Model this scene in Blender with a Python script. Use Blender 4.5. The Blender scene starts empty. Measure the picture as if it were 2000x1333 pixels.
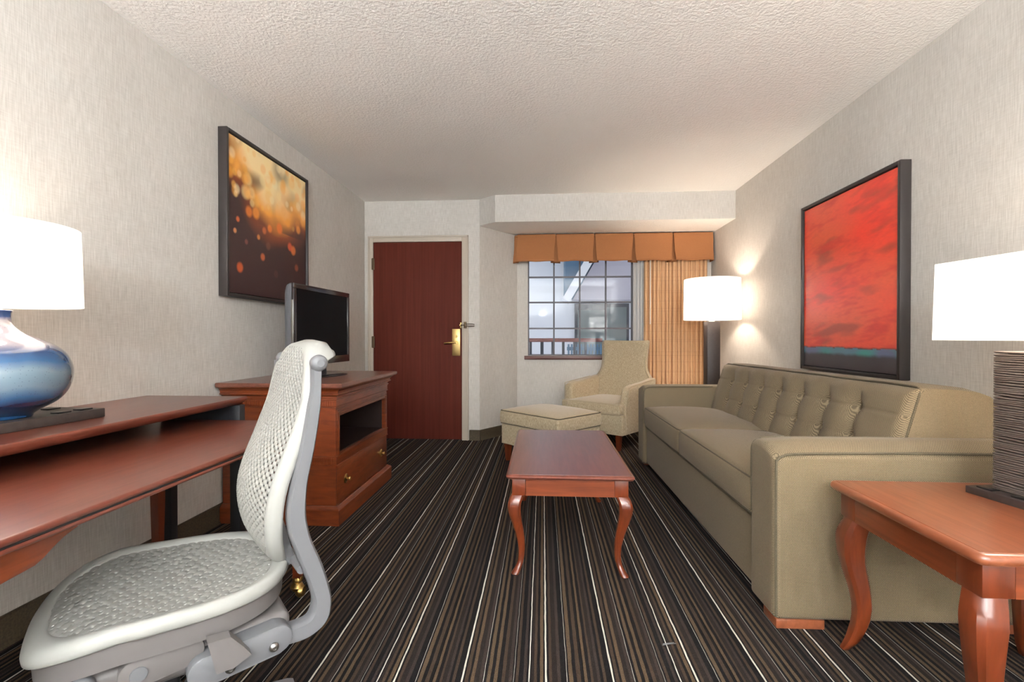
import bpy, bmesh, math, random
from mathutils import Vector, Matrix, noise
PI = math.pi
random.seed(4)
S = bpy.context.scene
COL = S.collection
V = Vector

# ---------------------------------------------------------------- materials
def srgb(r, g, b):
    f = lambda c: (c/255/12.92) if c/255 <= .04045 else ((c/255+.055)/1.055)**2.4
    return (f(r), f(g), f(b), 1)

def newmat(name):
    m = bpy.data.materials.new(name); m.use_nodes = True
    nt = m.node_tree
    return m, nt, nt.nodes['Principled BSDF'], nt.nodes, nt.links

def plain(name, col, rough=.5, metal=0, spec=.5, coat=0, noise_amt=0, nscale=200, bump=0, emis=None, estr=0, trans=0, ior=1.45, sheen=0):
    m, nt, b, N, L = newmat(name)
    b.inputs['Base Color'].default_value = col
    b.inputs['Roughness'].default_value = rough
    b.inputs['Metallic'].default_value = metal
    b.inputs['Specular IOR Level'].default_value = spec
    b.inputs['Coat Weight'].default_value = coat
    b.inputs['Transmission Weight'].default_value = trans
    b.inputs['IOR'].default_value = ior
    if sheen: b.inputs['Sheen Weight'].default_value = sheen
    if emis:
        b.inputs['Emission Color'].default_value = emis
        b.inputs['Emission Strength'].default_value = estr
    if noise_amt or bump:
        tc = N.new('ShaderNodeTexCoord'); nz = N.new('ShaderNodeTexNoise')
        nz.inputs['Scale'].default_value = nscale; nz.inputs['Detail'].default_value = 3
        L.new(tc.outputs['Object'], nz.inputs['Vector'])
        if noise_amt:
            mx = N.new('ShaderNodeMix'); mx.data_type = 'RGBA'; mx.blend_type = 'MULTIPLY'
            mx.inputs[0].default_value = noise_amt
            mx.inputs[6].default_value = col
            rp = N.new('ShaderNodeValToRGB'); rp.color_ramp.elements[0].position = .3; rp.color_ramp.elements[1].position = .7
            L.new(nz.outputs['Fac'], rp.inputs[0]); L.new(rp.outputs[0], mx.inputs[7])
            L.new(mx.outputs[2], b.inputs['Base Color'])
        if bump:
            bp = N.new('ShaderNodeBump'); bp.inputs['Strength'].default_value = bump; bp.inputs['Distance'].default_value = .01
            L.new(nz.outputs['Fac'], bp.inputs['Height']); L.new(bp.outputs[0], b.inputs['Normal'])
    return m

def nmath(N, L, op, a, b=None, c=None):
    n = N.new('ShaderNodeMath'); n.operation = op
    for i, v in enumerate((a, b, c)):
        if v is None: continue
        if isinstance(v, (int, float)): n.inputs[i].default_value = v
        else: L.new(v, n.inputs[i])
    return n.outputs[0]

def wood(name, c1, c2, scale=(3, 60, 60), rough=.3, coat=.3):
    m, nt, b, N, L = newmat(name)
    tc = N.new('ShaderNodeTexCoord'); mp = N.new('ShaderNodeMapping')
    mp.inputs['Scale'].default_value = scale
    nz = N.new('ShaderNodeTexNoise'); nz.inputs['Scale'].default_value = 1; nz.inputs['Detail'].default_value = 5; nz.inputs['Distortion'].default_value = .6
    rp = N.new('ShaderNodeValToRGB')
    rp.color_ramp.elements[0].position = .3; rp.color_ramp.elements[0].color = c1
    rp.color_ramp.elements[1].position = .72; rp.color_ramp.elements[1].color = c2
    L.new(tc.outputs['Object'], mp.inputs[0]); L.new(mp.outputs[0], nz.inputs['Vector']); L.new(nz.outputs['Fac'], rp.inputs[0])
    L.new(rp.outputs[0], b.inputs['Base Color'])
    b.inputs['Roughness'].default_value = rough; b.inputs['Coat Weight'].default_value = coat; b.inputs['Coat Roughness'].default_value = .25
    return m

def wallpaper(name, c1, c2):
    m, nt, b, N, L = newmat(name)
    tc = N.new('ShaderNodeTexCoord')
    def nz(sc, det=2):
        mp = N.new('ShaderNodeMapping'); mp.inputs['Scale'].default_value = sc
        n = N.new('ShaderNodeTexNoise'); n.inputs['Scale'].default_value = 1; n.inputs['Detail'].default_value = det
        L.new(tc.outputs['Object'], mp.inputs[0]); L.new(mp.outputs[0], n.inputs['Vector']); return n.outputs['Fac']
    f = nmath(N, L, 'ADD', nmath(N, L, 'MULTIPLY', nz((260, 260, 14)), .55), nmath(N, L, 'MULTIPLY', nz((22, 22, 300)), .25))
    f = nmath(N, L, 'ADD', f, nmath(N, L, 'MULTIPLY', nz((3, 3, 2)), .2))
    rp = N.new('ShaderNodeValToRGB')
    rp.color_ramp.elements[0].position = .36; rp.color_ramp.elements[0].color = c1
    rp.color_ramp.elements[1].position = .64; rp.color_ramp.elements[1].color = c2
    L.new(f, rp.inputs[0]); L.new(rp.outputs[0], b.inputs['Base Color'])
    b.inputs['Roughness'].default_value = .6; b.inputs['Specular IOR Level'].default_value = .25
    bp = N.new('ShaderNodeBump'); bp.inputs['Strength'].default_value = .15; bp.inputs['Distance'].default_value = .002
    L.new(f, bp.inputs['Height']); L.new(bp.outputs[0], b.inputs['Normal'])
    return m

def popcorn(name, col):
    m, nt, b, N, L = newmat(name)
    tc = N.new('ShaderNodeTexCoord'); n = N.new('ShaderNodeTexNoise')
    n.inputs['Scale'].default_value = 75; n.inputs['Detail'].default_value = 3
    L.new(tc.outputs['Object'], n.inputs['Vector'])
    rp = N.new('ShaderNodeValToRGB'); rp.color_ramp.elements[0].position = .35; rp.color_ramp.elements[1].position = .68
    L.new(n.outputs['Fac'], rp.inputs[0])
    bp = N.new('ShaderNodeBump'); bp.inputs['Strength'].default_value = .5; bp.inputs['Distance'].default_value = .004
    L.new(rp.outputs[0], bp.inputs['Height']); L.new(bp.outputs[0], b.inputs['Normal'])
    b.inputs['Base Color'].default_value = col; b.inputs['Roughness'].default_value = .9; b.inputs['Specular IOR Level'].default_value = .1
    return m

def carpet_mat():
    m, nt, b, N, L = newmat('striped_carpet')
    P = .463
    tc = N.new('ShaderNodeTexCoord'); sx = N.new('ShaderNodeSeparateXYZ'); L.new(tc.outputs['Object'], sx.inputs[0])
    mp = N.new('ShaderNodeMapping'); mp.inputs['Scale'].default_value = (60, 12, 1)
    wn = N.new('ShaderNodeTexNoise'); wn.inputs['Scale'].default_value = 1; wn.inputs['Detail'].default_value = 2
    L.new(tc.outputs['Object'], mp.inputs[0]); L.new(mp.outputs[0], wn.inputs['Vector'])
    wob = nmath(N, L, 'MULTIPLY', nmath(N, L, 'SUBTRACT', wn.outputs['Fac'], .5), .0045)
    x = nmath(N, L, 'ADD', sx.outputs[0], wob)
    t = nmath(N, L, 'FRACT', nmath(N, L, 'DIVIDE', nmath(N, L, 'ADD', x, .247+P*20+.004), P))
    def ramp(stops):
        r = N.new('ShaderNodeValToRGB'); cr = r.color_ramp; cr.interpolation = 'CONSTANT'
        cr.elements[0].position = 0; cr.elements[0].color = stops[0][1]
        cr.elements.remove(cr.elements[1])
        for p, c in stops[1:]:
            e = cr.elements.new(p); e.color = c
        L.new(t, r.inputs[0]); return r
    W, K = (1, 1, 1, 1), (0, 0, 0, 1); G = (.42, .42, .42, 1); G2 = (.62, .62, .62, 1)
    st = []
    for pos, w, c in ((.004, .0050, W), (.0685, .0026, G2), (.161, .0024, G), (.209, .0050, W), (.260, .0050, W), (.326, .0026, G2)):
        st += [((pos-w/2)/P, c), ((pos+w/2)/P, K)]
    rw = ramp([(0, K)]+st)
    D = srgb(32, 29, 30); D2 = srgb(48, 40, 38); B = srgb(98, 80, 62); B2 = srgb(76, 61, 50); B3 = srgb(64, 54, 50)
    seq = [(0, D), (.012, B2), (.022, D), (.030, B), (.040, D2), (.056, B3), (.066, D), (.078, B), (.090, D), (.100, B), (.112, D), (.124, B2), (.134, D2), (.146, B3), (.156, D),
           (.168, B2), (.176, D), (.190, B3), (.200, D), (.215, D2), (.223, B2), (.233, D), (.241, B), (.252, D), (.270, B2), (.279, D2), (.295, B3), (.306, D), (.332, B), (.345, D), (.356, B2), (.368, D)]
    seq2 = [(0, K), (.378, B), (.388, D), (.398, B2), (.406, D2), (.418, B3), (.428, D), (.437, B2), (.446, D)]
    r1 = ramp([(p/P, c) for p, c in seq])
    r2 = ramp([(p/P, c) for p, c in seq2])
    sel = nmath(N, L, 'GREATER_THAN', t, .378/P)
    m1 = N.new('ShaderNodeMix'); m1.data_type = 'RGBA'; L.new(sel, m1.inputs[0]); L.new(r1.outputs[0], m1.inputs[6]); L.new(r2.outputs[0], m1.inputs[7])
    # yarn speckle
    n2 = N.new('ShaderNodeTexNoise'); n2.inputs['Scale'].default_value = 420; n2.inputs['Detail'].default_value = 2
    L.new(tc.outputs['Object'], n2.inputs['Vector'])
    r3 = N.new('ShaderNodeValToRGB'); r3.color_ramp.elements[0].position = .35; r3.color_ramp.elements[0].color = (.45, .45, .45, 1)
    r3.color_ramp.elements[1].position = .65; r3.color_ramp.elements[1].color = (1.0, 1.0, 1.0, 1)
    L.new(n2.outputs['Fac'], r3.inputs[0])
    m2 = N.new('ShaderNodeMix'); m2.data_type = 'RGBA'; m2.blend_type = 'MULTIPLY'; m2.inputs[0].default_value = 1
    L.new(m1.outputs[2], m2.inputs[6]); L.new(r3.outputs[0], m2.inputs[7])
    m3 = N.new('ShaderNodeMix'); m3.data_type = 'RGBA'; L.new(rw.outputs[0], m3.inputs[0]); L.new(m2.outputs[2], m3.inputs[6]); m3.inputs[7].default_value = srgb(196, 190, 178)
    L.new(m3.outputs[2], b.inputs['Base Color'])
    bp = N.new('ShaderNodeBump'); bp.inputs['Strength'].default_value = .5; bp.inputs['Distance'].default_value = .004
    L.new(n2.outputs['Fac'], bp.inputs['Height']); L.new(bp.outputs[0], b.inputs['Normal'])
    b.inputs['Roughness'].default_value = .95; b.inputs['Specular IOR Level'].default_value = .1
    return m

def weave(name, c1, c2, k, thr=.5, soft=.5, rough=.85, sheen=.3, big=.15, streak=False):
    """dotted basket weave in object space, works on every face direction"""
    m, nt, b, N, L = newmat(name)
    tc = N.new('ShaderNodeTexCoord'); sx = N.new('ShaderNodeSeparateXYZ'); L.new(tc.outputs['Object'], sx.inputs[0])
    X, Y, Z = sx.outputs
    if streak:
        mp = N.new('ShaderNodeMapping'); mp.inputs['Scale'].default_value = (k, k, k*.12)
        n = N.new('ShaderNodeTexNoise'); n.inputs['Scale'].default_value = 1; n.inputs['Detail'].default_value = 3
        L.new(tc.outputs['Object'], mp.inputs[0]); L.new(mp.outputs[0], n.inputs['Vector']); f = n.outputs['Fac']
    else:
        def s(a, bb, c):
            q = nmath(N, L, 'ADD', nmath(N, L, 'MULTIPLY', X, a*k), nmath(N, L, 'MULTIPLY', Y, bb*k))
            q = nmath(N, L, 'ADD', q, nmath(N, L, 'MULTIPLY', Z, c*k))
            return nmath(N, L, 'SINE', q)
        f = nmath(N, L, 'ADD', nmath(N, L, 'ADD', s(1, 1, 1), s(1, -1, -1.0)), nmath(N, L, 'ADD', s(1, 1, -1), s(1, -1, 1)))
        f = nmath(N, L, 'ADD', nmath(N, L, 'MULTIPLY', f, .125), .5)
        n = N.new('ShaderNodeTexNoise'); n.inputs['Scale'].default_value = 500; n.inputs['Detail'].default_value = 1
        L.new(tc.outputs['Object'], n.inputs['Vector'])
        f = nmath(N, L, 'ADD', nmath(N, L, 'MULTIPLY', f, .85), nmath(N, L, 'MULTIPLY', n.outputs['Fac'], .15))
    rp = N.new('ShaderNodeValToRGB')
    rp.color_ramp.elements[0].position = thr-soft/2; rp.color_ramp.elements[0].color = c1
    rp.color_ramp.elements[1].position = thr+soft/2; rp.color_ramp.elements[1].color = c2
    L.new(f, rp.inputs[0])
    L.new(rp.outputs[0], b.inputs['Base Color'])
    b.inputs['Roughness'].default_value = rough; b.inputs['Specular IOR Level'].default_value = .15
    b.inputs['Sheen Weight'].default_value = sheen; b.inputs['Sheen Roughness'].default_value = .4
    bp = N.new('ShaderNodeBump'); bp.inputs['Strength'].default_value = .35; bp.inputs['Distance'].default_value = .002
    L.new(f, bp.inputs['Height']); L.new(bp.outputs[0], b.inputs['Normal'])
    return m

def shade_mat(name, col, estr):
    m, nt, b, N, L = newmat(name)
    out = N['Material Output'] if 'Material Output' in N else None
    d = N.new('ShaderNodeBsdfDiffuse'); d.inputs[0].default_value = col
    t = N.new('ShaderNodeBsdfTranslucent'); t.inputs[0].default_value = col
    e = N.new('ShaderNodeEmission'); e.inputs[0].default_value = (1, .95, .88, 1); e.inputs[1].default_value = estr
    mx = N.new('ShaderNodeMixShader'); mx.inputs[0].default_value = .55
    ad = N.new('ShaderNodeAddShader')
    L.new(d.outputs[0], mx.inputs[1]); L.new(t.outputs[0], mx.inputs[2]); L.new(mx.outputs[0], ad.inputs[0]); L.new(e.outputs[0], ad.inputs[1])
    L.new(ad.outputs[0], nt.nodes['Material Output'].inputs[0])
    return m

def attr_mat(name, rough, coat=0):
    m, nt, b, N, L = newmat(name)
    a = N.new('ShaderNodeAttribute'); a.attribute_name = 'print'
    L.new(a.outputs['Color'], b.inputs['Base Color']); b.inputs['Roughness'].default_value = rough; b.inputs['Coat Weight'].default_value = coat
    b.inputs['Coat Roughness'].default_value = .3
    return m

M = {}
M['wall'] = wallpaper('linen_wallpaper', srgb(185, 179, 171), srgb(210, 205, 198))
M['ceiling'] = popcorn('popcorn_ceiling', srgb(247, 244, 240))
M['carpet'] = carpet_mat()
M['base'] = plain('brown_cove_carpet', srgb(78, 66, 48), .8, noise_amt=.5, nscale=150)
M['cherry'] = wood('cherry_wood', srgb(94, 42, 20), srgb(122, 58, 29), (4, 4, 60))
M['cherry_h'] = wood('cherry_wood_flat', srgb(132, 56, 32), srgb(158, 76, 46), (60, 4, 60))
M['cherry_top'] = wood('cherry_table_top', srgb(120, 64, 38), srgb(142, 80, 52), (50, 5, 50), .3, .5)
M['mahog'] = wood('mahogany_red', srgb(92, 42, 30), srgb(114, 58, 42), (50, 4, 50), .3, .4)
M['cab'] = wood('cabinet_wood', srgb(92, 38, 15), srgb(124, 57, 25), (8, 8, 50), .32, .3)
M['cab_top'] = wood('cabinet_top_wood', srgb(96, 54, 40), srgb(120, 70, 54), (50, 5, 50), .3, .5)
M['shaded_in'] = plain('shaded_interior', srgb(30, 14, 10), .5)  # shade inside the open shelf, put into a near-black colour
M['door'] = wood('door_veneer', srgb(80, 31, 22), srgb(92, 40, 29), (50, 50, 1.2), .7, 0)
M['door'].node_tree.nodes['Principled BSDF'].inputs['Specular IOR Level'].default_value = .15
M['jamb'] = plain('putty_paint', srgb(186, 174, 158), .45)
M['sofa'] = weave('sofa_weave', srgb(32, 25, 17), srgb(160, 142, 114), 1050, .5, .34, sheen=.08)
M['sofa_welt'] = plain('sofa_welt', srgb(104, 94, 74), .85, noise_amt=.6, nscale=500)
M['arm'] = weave('armchair_linen', srgb(140, 122, 94), srgb(204, 188, 160), 420, .5, .4, streak=True)
M['arm_welt'] = plain('armchair_welt', srgb(176, 160, 134), .8)
M['curtain'] = None
M['black'] = plain('black_lacquer', srgb(34, 31, 31), .35)
M['blackmetal'] = plain('black_metal', srgb(30, 30, 33), .45)
M['frame'] = plain('dark_frame', srgb(52, 46, 44), .4)
M['espresso'] = plain('espresso_wood', srgb(60, 50, 46), .45, noise_amt=.3, nscale=80)
M['ribbed'] = plain('ribbed_brown', srgb(88, 76, 70), .45)
M['brass'] = plain('brass', srgb(176, 146, 88), .32, metal=1)
M['brass_b'] = plain('brushed_brass', srgb(190, 162, 105), .38, metal=1)
M['bronze'] = plain('aged_bronze', srgb(92, 76, 58), .4, metal=.8)
M['steel'] = plain('steel', srgb(150, 148, 145), .3, metal=1)
M['shade'] = shade_mat('white_shade', (.92, .90, .87, 1), .12)
M['shade_f'] = shade_mat('floor_lamp_shade', (.90, .87, .84, 1), .1)
M['tvblack'] = plain('tv_gloss', srgb(34, 26, 27), .2, coat=.3)
M['screen'] = plain('tv_screen', (.003, .003, .0035, 1), .5, spec=.08)
M['tvgrey'] = plain('tv_grey_side', srgb(92, 92, 96), .4)
M['cream'] = plain('cream_plastic', srgb(158, 157, 151), .42)
M['creammesh'] = plain('cream_elastomer', srgb(140, 138, 132), .5)
M['greypl'] = plain('grey_plastic', srgb(106, 106, 108), .42)
M['greypl2'] = plain('warm_grey_plastic', srgb(104, 99, 97), .45)
M['leg'] = wood('leg_cherry', srgb(84, 34, 14), srgb(114, 50, 23), (30, 30, 5), .3, .5)
M['white_ext'] = plain('white_stucco', srgb(232, 234, 240), .9)
M['shaded_ext'] = plain('shaded_stucco', srgb(178, 174, 186), .9)  # outside wall in shade, the shade put into its grey colour
M['blue_ext'] = plain('blue_grey_siding', srgb(92, 122, 148), .6)
M['red_ext'] = plain('red_brown_rail', srgb(120, 66, 62), .5)
M['dark_ext'] = plain('dark_posts', srgb(48, 54, 68), .5)
M['mullion'] = plain('grey_mullion', srgb(88, 84, 88), .5)
M['sill'] = plain('maroon_sill', srgb(92, 56, 50), .4)
M['win_ext'] = plain('grey_green_pane', srgb(104, 118, 120), .5)
M['sheer'] = shade_mat('sheer_fabric', (.8, .79, .77, 1), 0)
M['outlet'] = plain('outlet_black', srgb(20, 20, 20), .3)
M['socket'] = plain('white_socket', srgb(225, 222, 215), .4)
M['diffuser'] = plain('ceiling_diffuser', (.9, .9, .9, 1), .5, emis=(1, .96, .9, 1), estr=4)

def curtain_mat():
    m, nt, b, N, L = newmat('tan_plaid_curtain')
    tc = N.new('ShaderNodeTexCoord'); sx = N.new('ShaderNodeSeparateXYZ'); L.new(tc.outputs['Object'], sx.inputs[0])
    def line(o, p, w, off=0):
        fr = nmath(N, L, 'FRACT', nmath(N, L, 'DIVIDE', nmath(N, L, 'ADD', o, 10+off), p)); return nmath(N, L, 'LESS_THAN', fr, w)
    f = nmath(N, L, 'MAXIMUM', line(sx.outputs[2], .11, .03), line(sx.outputs[2], .17, .02, .03))
    f = nmath(N, L, 'MULTIPLY', f, .28)
    mx = N.new('ShaderNodeMix'); mx.data_type = 'RGBA'; L.new(f, mx.inputs[0])
    mx.inputs[6].default_value = srgb(206, 164, 124); mx.inputs[7].default_value = srgb(136, 98, 70)
    L.new(mx.outputs[2], b.inputs['Base Color']); b.inputs['Roughness'].default_value = .8; b.inputs['Specular IOR Level'].default_value = .15
    return m
M['curtain'] = curtain_mat()
M['valance'] = plain('rust_valance_cloth', srgb(168, 112, 72), .85, noise_amt=.25, nscale=350, spec=.15)

# blue seeded glass lamp body: colour bands by height
def lamp_glass():
    m, nt, b, N, L = newmat('blue_ombre_glass')
    tc = N.new('ShaderNodeTexCoord'); sx = N.new('ShaderNodeSeparateXYZ'); L.new(tc.outputs['Object'], sx.inputs[0])
    nz = N.new('ShaderNodeTexNoise'); nz.inputs['Scale'].default_value = 7; L.new(tc.outputs['Object'], nz.inputs['Vector'])
    z = nmath(N, L, 'ADD', sx.outputs[2], nmath(N, L, 'MULTIPLY', nmath(N, L, 'SUBTRACT', nz.outputs['Fac'], .5), .05))
    t = nmath(N, L, 'DIVIDE', z, .34)
    rp = N.new('ShaderNodeValToRGB'); cr = rp.color_ramp
    cr.elements[0].position = .06; cr.elements[0].color = srgb(26, 60, 96)
    cr.elements[1].position = 1; cr.elements[1].color = srgb(40, 64, 110)
    for p, c in ((.13, (30, 38, 72)), (.2, (52, 92, 128)), (.29, (104, 124, 138)), (.42, (108, 128, 140)), (.5, (40, 80, 120)), (.58, (34, 60, 98)), (.63, (128, 122, 130)), (.86, (134, 128, 135)), (.89, (40, 64, 110))):
        e = cr.elements.new(p); e.color = srgb(*c)
    L.new(t, rp.inputs[0])
    vo = N.new('ShaderNodeTexVoronoi'); vo.inputs['Scale'].default_value = 130; L.new(tc.outputs['Object'], vo.inputs['Vector'])
    sp = nmath(N, L, 'LESS_THAN', vo.outputs['Distance'], .16)
    mx = N.new('ShaderNodeMix'); mx.data_type = 'RGBA'; L.new(nmath(N, L, 'MULTIPLY', sp, .5), mx.inputs[0]); L.new(rp.outputs[0], mx.inputs[6]); mx.inputs[7].default_value = srgb(60, 70, 90)
    L.new(mx.outputs[2], b.inputs['Base Color'])
    b.inputs['Roughness'].default_value = .08; b.inputs['Coat Weight'].default_value = 1; b.inputs['Coat Roughness'].default_value = .03
    return m
M['glassblue'] = lamp_glass()

def pane_mat():
    m, nt, b, N, L = newmat('window_glass')
    t = N.new('ShaderNodeBsdfTransparent'); g = N.new('ShaderNodeBsdfGlossy'); g.inputs['Roughness'].default_value = .02
    fr = N.new('ShaderNodeFresnel'); fr.inputs[0].default_value = 1.5
    mx = N.new('ShaderNodeMixShader'); L.new(nmath(N, L, 'MULTIPLY', fr.outputs[0], .45), mx.inputs[0])
    L.new(t.outputs[0], mx.inputs[1]); L.new(g.outputs[0], mx.inputs[2]); L.new(mx.outputs[0], nt.nodes['Material Output'].inputs[0])
    return m
M['pane'] = pane_mat()

# ---------------------------------------------------------------- mesh helpers
ORIG = {}
def link(name, me, mat, parent=None, smooth=True, kind=None, label=None, auto=35):
    o = bpy.data.objects.new(name, me); COL.objects.link(o)
    if mat: me.materials.append(mat)
    org = V((0, 0, 0))
    if parent is not None:
        org = ORIG.get(parent.name, V((0, 0, 0)))
        o.parent = parent
    if org.length: me.transform(Matrix.Translation(-org))
    ORIG[o.name] = org
    if smooth:
        me.polygons.foreach_set('use_smooth', [True]*len(me.polygons))
        if auto: me.set_sharp_from_angle(angle=math.radians(auto))
    if kind: o['kind'] = kind
    if label: o['label'] = label
    return o

def obj(name, bm, mat, parent=None, **k):
    me = bpy.data.meshes.new(name)
    bmesh.ops.recalc_face_normals(bm, faces=bm.faces)
    bm.to_mesh(me); bm.free()
    return link(name, me, mat, parent, **k)

def thing(name, label, cat, loc=(0, 0, 0), rotz=0, group=None, local=False):
    o = bpy.data.objects.new(name, None); COL.objects.link(o)
    o.location = loc; o.rotation_euler = (0, 0, rotz); o['label'] = label; o['category'] = cat
    o.empty_display_size = .1
    if group: o['group'] = group
    ORIG[o.name] = V((0, 0, 0)) if local else V(loc)
    return o

def box(bm, x0, x1, y0, y1, z0, z1, r=0, seg=2, mat=None):
    vs = [bm.verts.new((x, y, z)) for x in (x0, x1) for y in (y0, y1) for z in (z0, z1)]
    idx = [(0, 1, 3, 2), (4, 6, 7, 5), (0, 4, 5, 1), (2, 3, 7, 6), (0, 2, 6, 4), (1, 5, 7, 3)]
    fs = [bm.faces.new([vs[i] for i in f]) for f in idx]
    if mat is not None:
        for v in vs: v.co = mat @ v.co
    if r > 0:
        es = list({e for f in fs for e in f.edges})
        bmesh.ops.bevel(bm, geom=es, offset=r, segments=seg, profile=.5, affect='EDGES', clamp_overlap=True)
def B(*a, **k):
    bm = bmesh.new(); box(bm, *a, **k); return bm

def lathe(bm, prof, c=(0, 0, 0), n=48, ax='z', sx=1, sy=1):
    rings = []
    for r, z in prof:
        ring = []
        for i in range(n):
            a = 2*PI*i/n; p = V((math.cos(a)*r*sx, math.sin(a)*r*sy, z))
            if ax == 'x': p = V((p.z, p.x, p.y))
            if ax == 'y': p = V((p.x, p.z, p.y))
            ring.append(bm.verts.new(p+V(c)))
        rings.append(ring)
    for a, b in zip(rings, rings[1:]):
        for i in range(n): bm.faces.new((a[i], a[(i+1) % n], b[(i+1) % n], b[i]))
    for rg in (rings[0], rings[-1]):
        try: bm.faces.new(rg)
        except Exception: pass
    return rings

def tube(bm, pts, r, n=8, closed=False, rs=None):
    pts = [V(p) for p in pts]; m = len(pts); rings = []; up = None
    for i, p in enumerate(pts):
        a = pts[(i-1) % m] if (closed or i) else p; b = pts[(i+1) % m] if (closed or i < m-1) else p
        t = (b-a).normalized()
        if up is None: up = V((0, 0, 1)) if abs(t.z) < .9 else V((1, 0, 0))
        s = t.cross(up).normalized(); up = s.cross(t).normalized()
        rr = rs[i] if rs else r
        rings.append([bm.verts.new(p+(s*math.cos(2*PI*k/n)+up*math.sin(2*PI*k/n))*rr) for k in range(n)])
    pairs = list(zip(rings, rings[1:]))+([(rings[-1], rings[0])] if closed else [])
    for a, b in pairs:
        for k in range(n): bm.faces.new((a[k], a[(k+1) % n], b[(k+1) % n], b[k]))
    if not closed:
        bm.faces.new(rings[0]); bm.faces.new(rings[-1])

def smooth_pts(pts, n=6, closed=False):
    """Catmull-Rom"""
    P = [V(p) for p in pts]; m = len(P); out = []
    for i in range(m if closed else m-1):
        p1 = P[i]; p2 = P[(i+1) % m]; p0 = P[i-1] if (closed or i > 0) else p1*2-p2; p3 = P[(i+2) % m] if (closed or i < m-2) else p2*2-p1
        for k in range(n):
            t = k/n
            out.append(.5*((2*p1)+(p2-p0)*t+(2*p0-5*p1+4*p2-p3)*t*t+(3*p1-p0-3*p2+p3)*t**3))
    if not closed: out.append(P[-1])
    return out

def prism(bm, poly, a0, a1, ax='y', r=0, seg=2):
    """poly in the two other axes, extruded along ax"""
    def co(p, a):
        return {'y': (p[0], a, p[1]), 'x': (a, p[0], p[1]), 'z': (p[0], p[1], a)}[ax]
    A = [bm.verts.new(co(p, a0)) for p in poly]; Bv = [bm.verts.new(co(p, a1)) for p in poly]
    n = len(poly); fs = [bm.faces.new(A), bm.faces.new(Bv)]
    for i in range(n): fs.append(bm.faces.new((A[i], A[(i+1) % n], Bv[(i+1) % n], Bv[i])))
    if r > 0:
        es = list(set(fs[0].edges) | set(fs[1].edges))
        bmesh.ops.bevel(bm, geom=es, offset=r, segments=seg, profile=.5, affect='EDGES', clamp_overlap=True)
    return fs

def loft(bm, rings, cap=True):
    R = [[bm.verts.new(p) for p in rg] for rg in rings]; n = len(R[0])
    for a, b in zip(R, R[1:]):
        for i in range(n): bm.faces.new((a[i], a[(i+1) % n], b[(i+1) % n], b[i]))
    if cap: bm.faces.new(R[0]); bm.faces.new(R[-1])

def puffy(bm, x0, x1, y0, y1, z0, z1, r, n=14, fn=None):
    """rounded block made of six grids; fn(point, u, v, w) may displace it (u, v, w in -1..1)"""
    h = V(((x1-x0)/2, (y1-y0)/2, (z1-z0)/2)); c = V(((x0+x1)/2, (y0+y1)/2, (z0+z1)/2))
    def ticks(H):
        e = [1-r/H*(1-math.tan(PI/4*k/4)) if 0 else 0 for k in range(0)]
        inner = [-1+r/H+(2-2*r/H)*k/n for k in range(n+1)]
        cor = [math.cos(PI/2*k/4) for k in range(4)]
        lo = [-1+r/H-(r/H)*math.tan(PI/4*(4-k)/4) for k in range(4)]
        return lo+inner+[-v for v in reversed(lo)]
    T = [ticks(h.x), ticks(h.y), ticks(h.z)]
    cache = {}
    def vert(u, v, w):
        key = (round(u, 6), round(v, 6), round(w, 6))
        if key in cache: return cache[key]
        p = V((u*h.x, v*h.y, w*h.z))
        q = V(tuple(max(-(h[i]-r), min(h[i]-r, p[i])) for i in range(3)))
        d = p-q
        if d.length > 1e-9: p = q+d.normalized()*r
        p = p+c
        if fn: p = fn(p, u, v, w)
        cache[key] = bm.verts.new(p); return cache[key]
    for axis in range(3):
        a, b = [i for i in range(3) if i != axis]
        for s in (-1, 1):
            for i in range(len(T[a])-1):
                for j in range(len(T[b])-1):
                    vs = []
                    for (ii, jj) in ((i, j), (i+1, j), (i+1, j+1), (i, j+1)):
                        k = [0, 0, 0]; k[axis] = s; k[a] = T[a][ii]; k[b] = T[b][jj]; vs.append(vert(*k))
                    try: bm.faces.new(vs)
                    except Exception: pass

def rect_loop(x0, x1, y0, y1, r, n=4):
    pts = []
    for cx, cy, a0 in ((x1-r, y1-r, 0), (x0+r, y1-r, 90), (x0+r, y0+r, 180), (x1-r, y0+r, 270)):
        for k in range(n+1):
            a = math.radians(a0+90*k/n); pts.append((cx+r*math.cos(a), cy+r*math.sin(a)))
    return pts

def interp(tab, x):
    if x <= tab[0][0]: return tab[0][1]
    for (a, va), (b, vb) in zip(tab, tab[1:]):
        if x <= b:
            t = (x-a)/(b-a); return va+(vb-va)*t
    return tab[-1][1]
def sinterp(tab, x):
    """smooth (Catmull-Rom like) interpolation"""
    n = len(tab)
    if x <= tab[0][0]: return tab[0][1]
    if x >= tab[-1][0]: return tab[-1][1]
    for i in range(n-1):
        if x <= tab[i+1][0]:
            x0, y0 = tab[i]; x1, y1 = tab[i+1]; h = x1-x0; t = (x-x0)/h
            m0 = (y1-tab[i-1][1])/(x1-tab[i-1][0]) if i > 0 else (y1-y0)/h
            m1 = (tab[i+2][1]-y0)/(tab[i+2][0]-x0) if i < n-2 else (y1-y0)/h
            return (2*t**3-3*t*t+1)*y0+(t**3-2*t*t+t)*h*m0+(-2*t**3+3*t*t)*y1+(t**3-t*t)*h*m1

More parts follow.
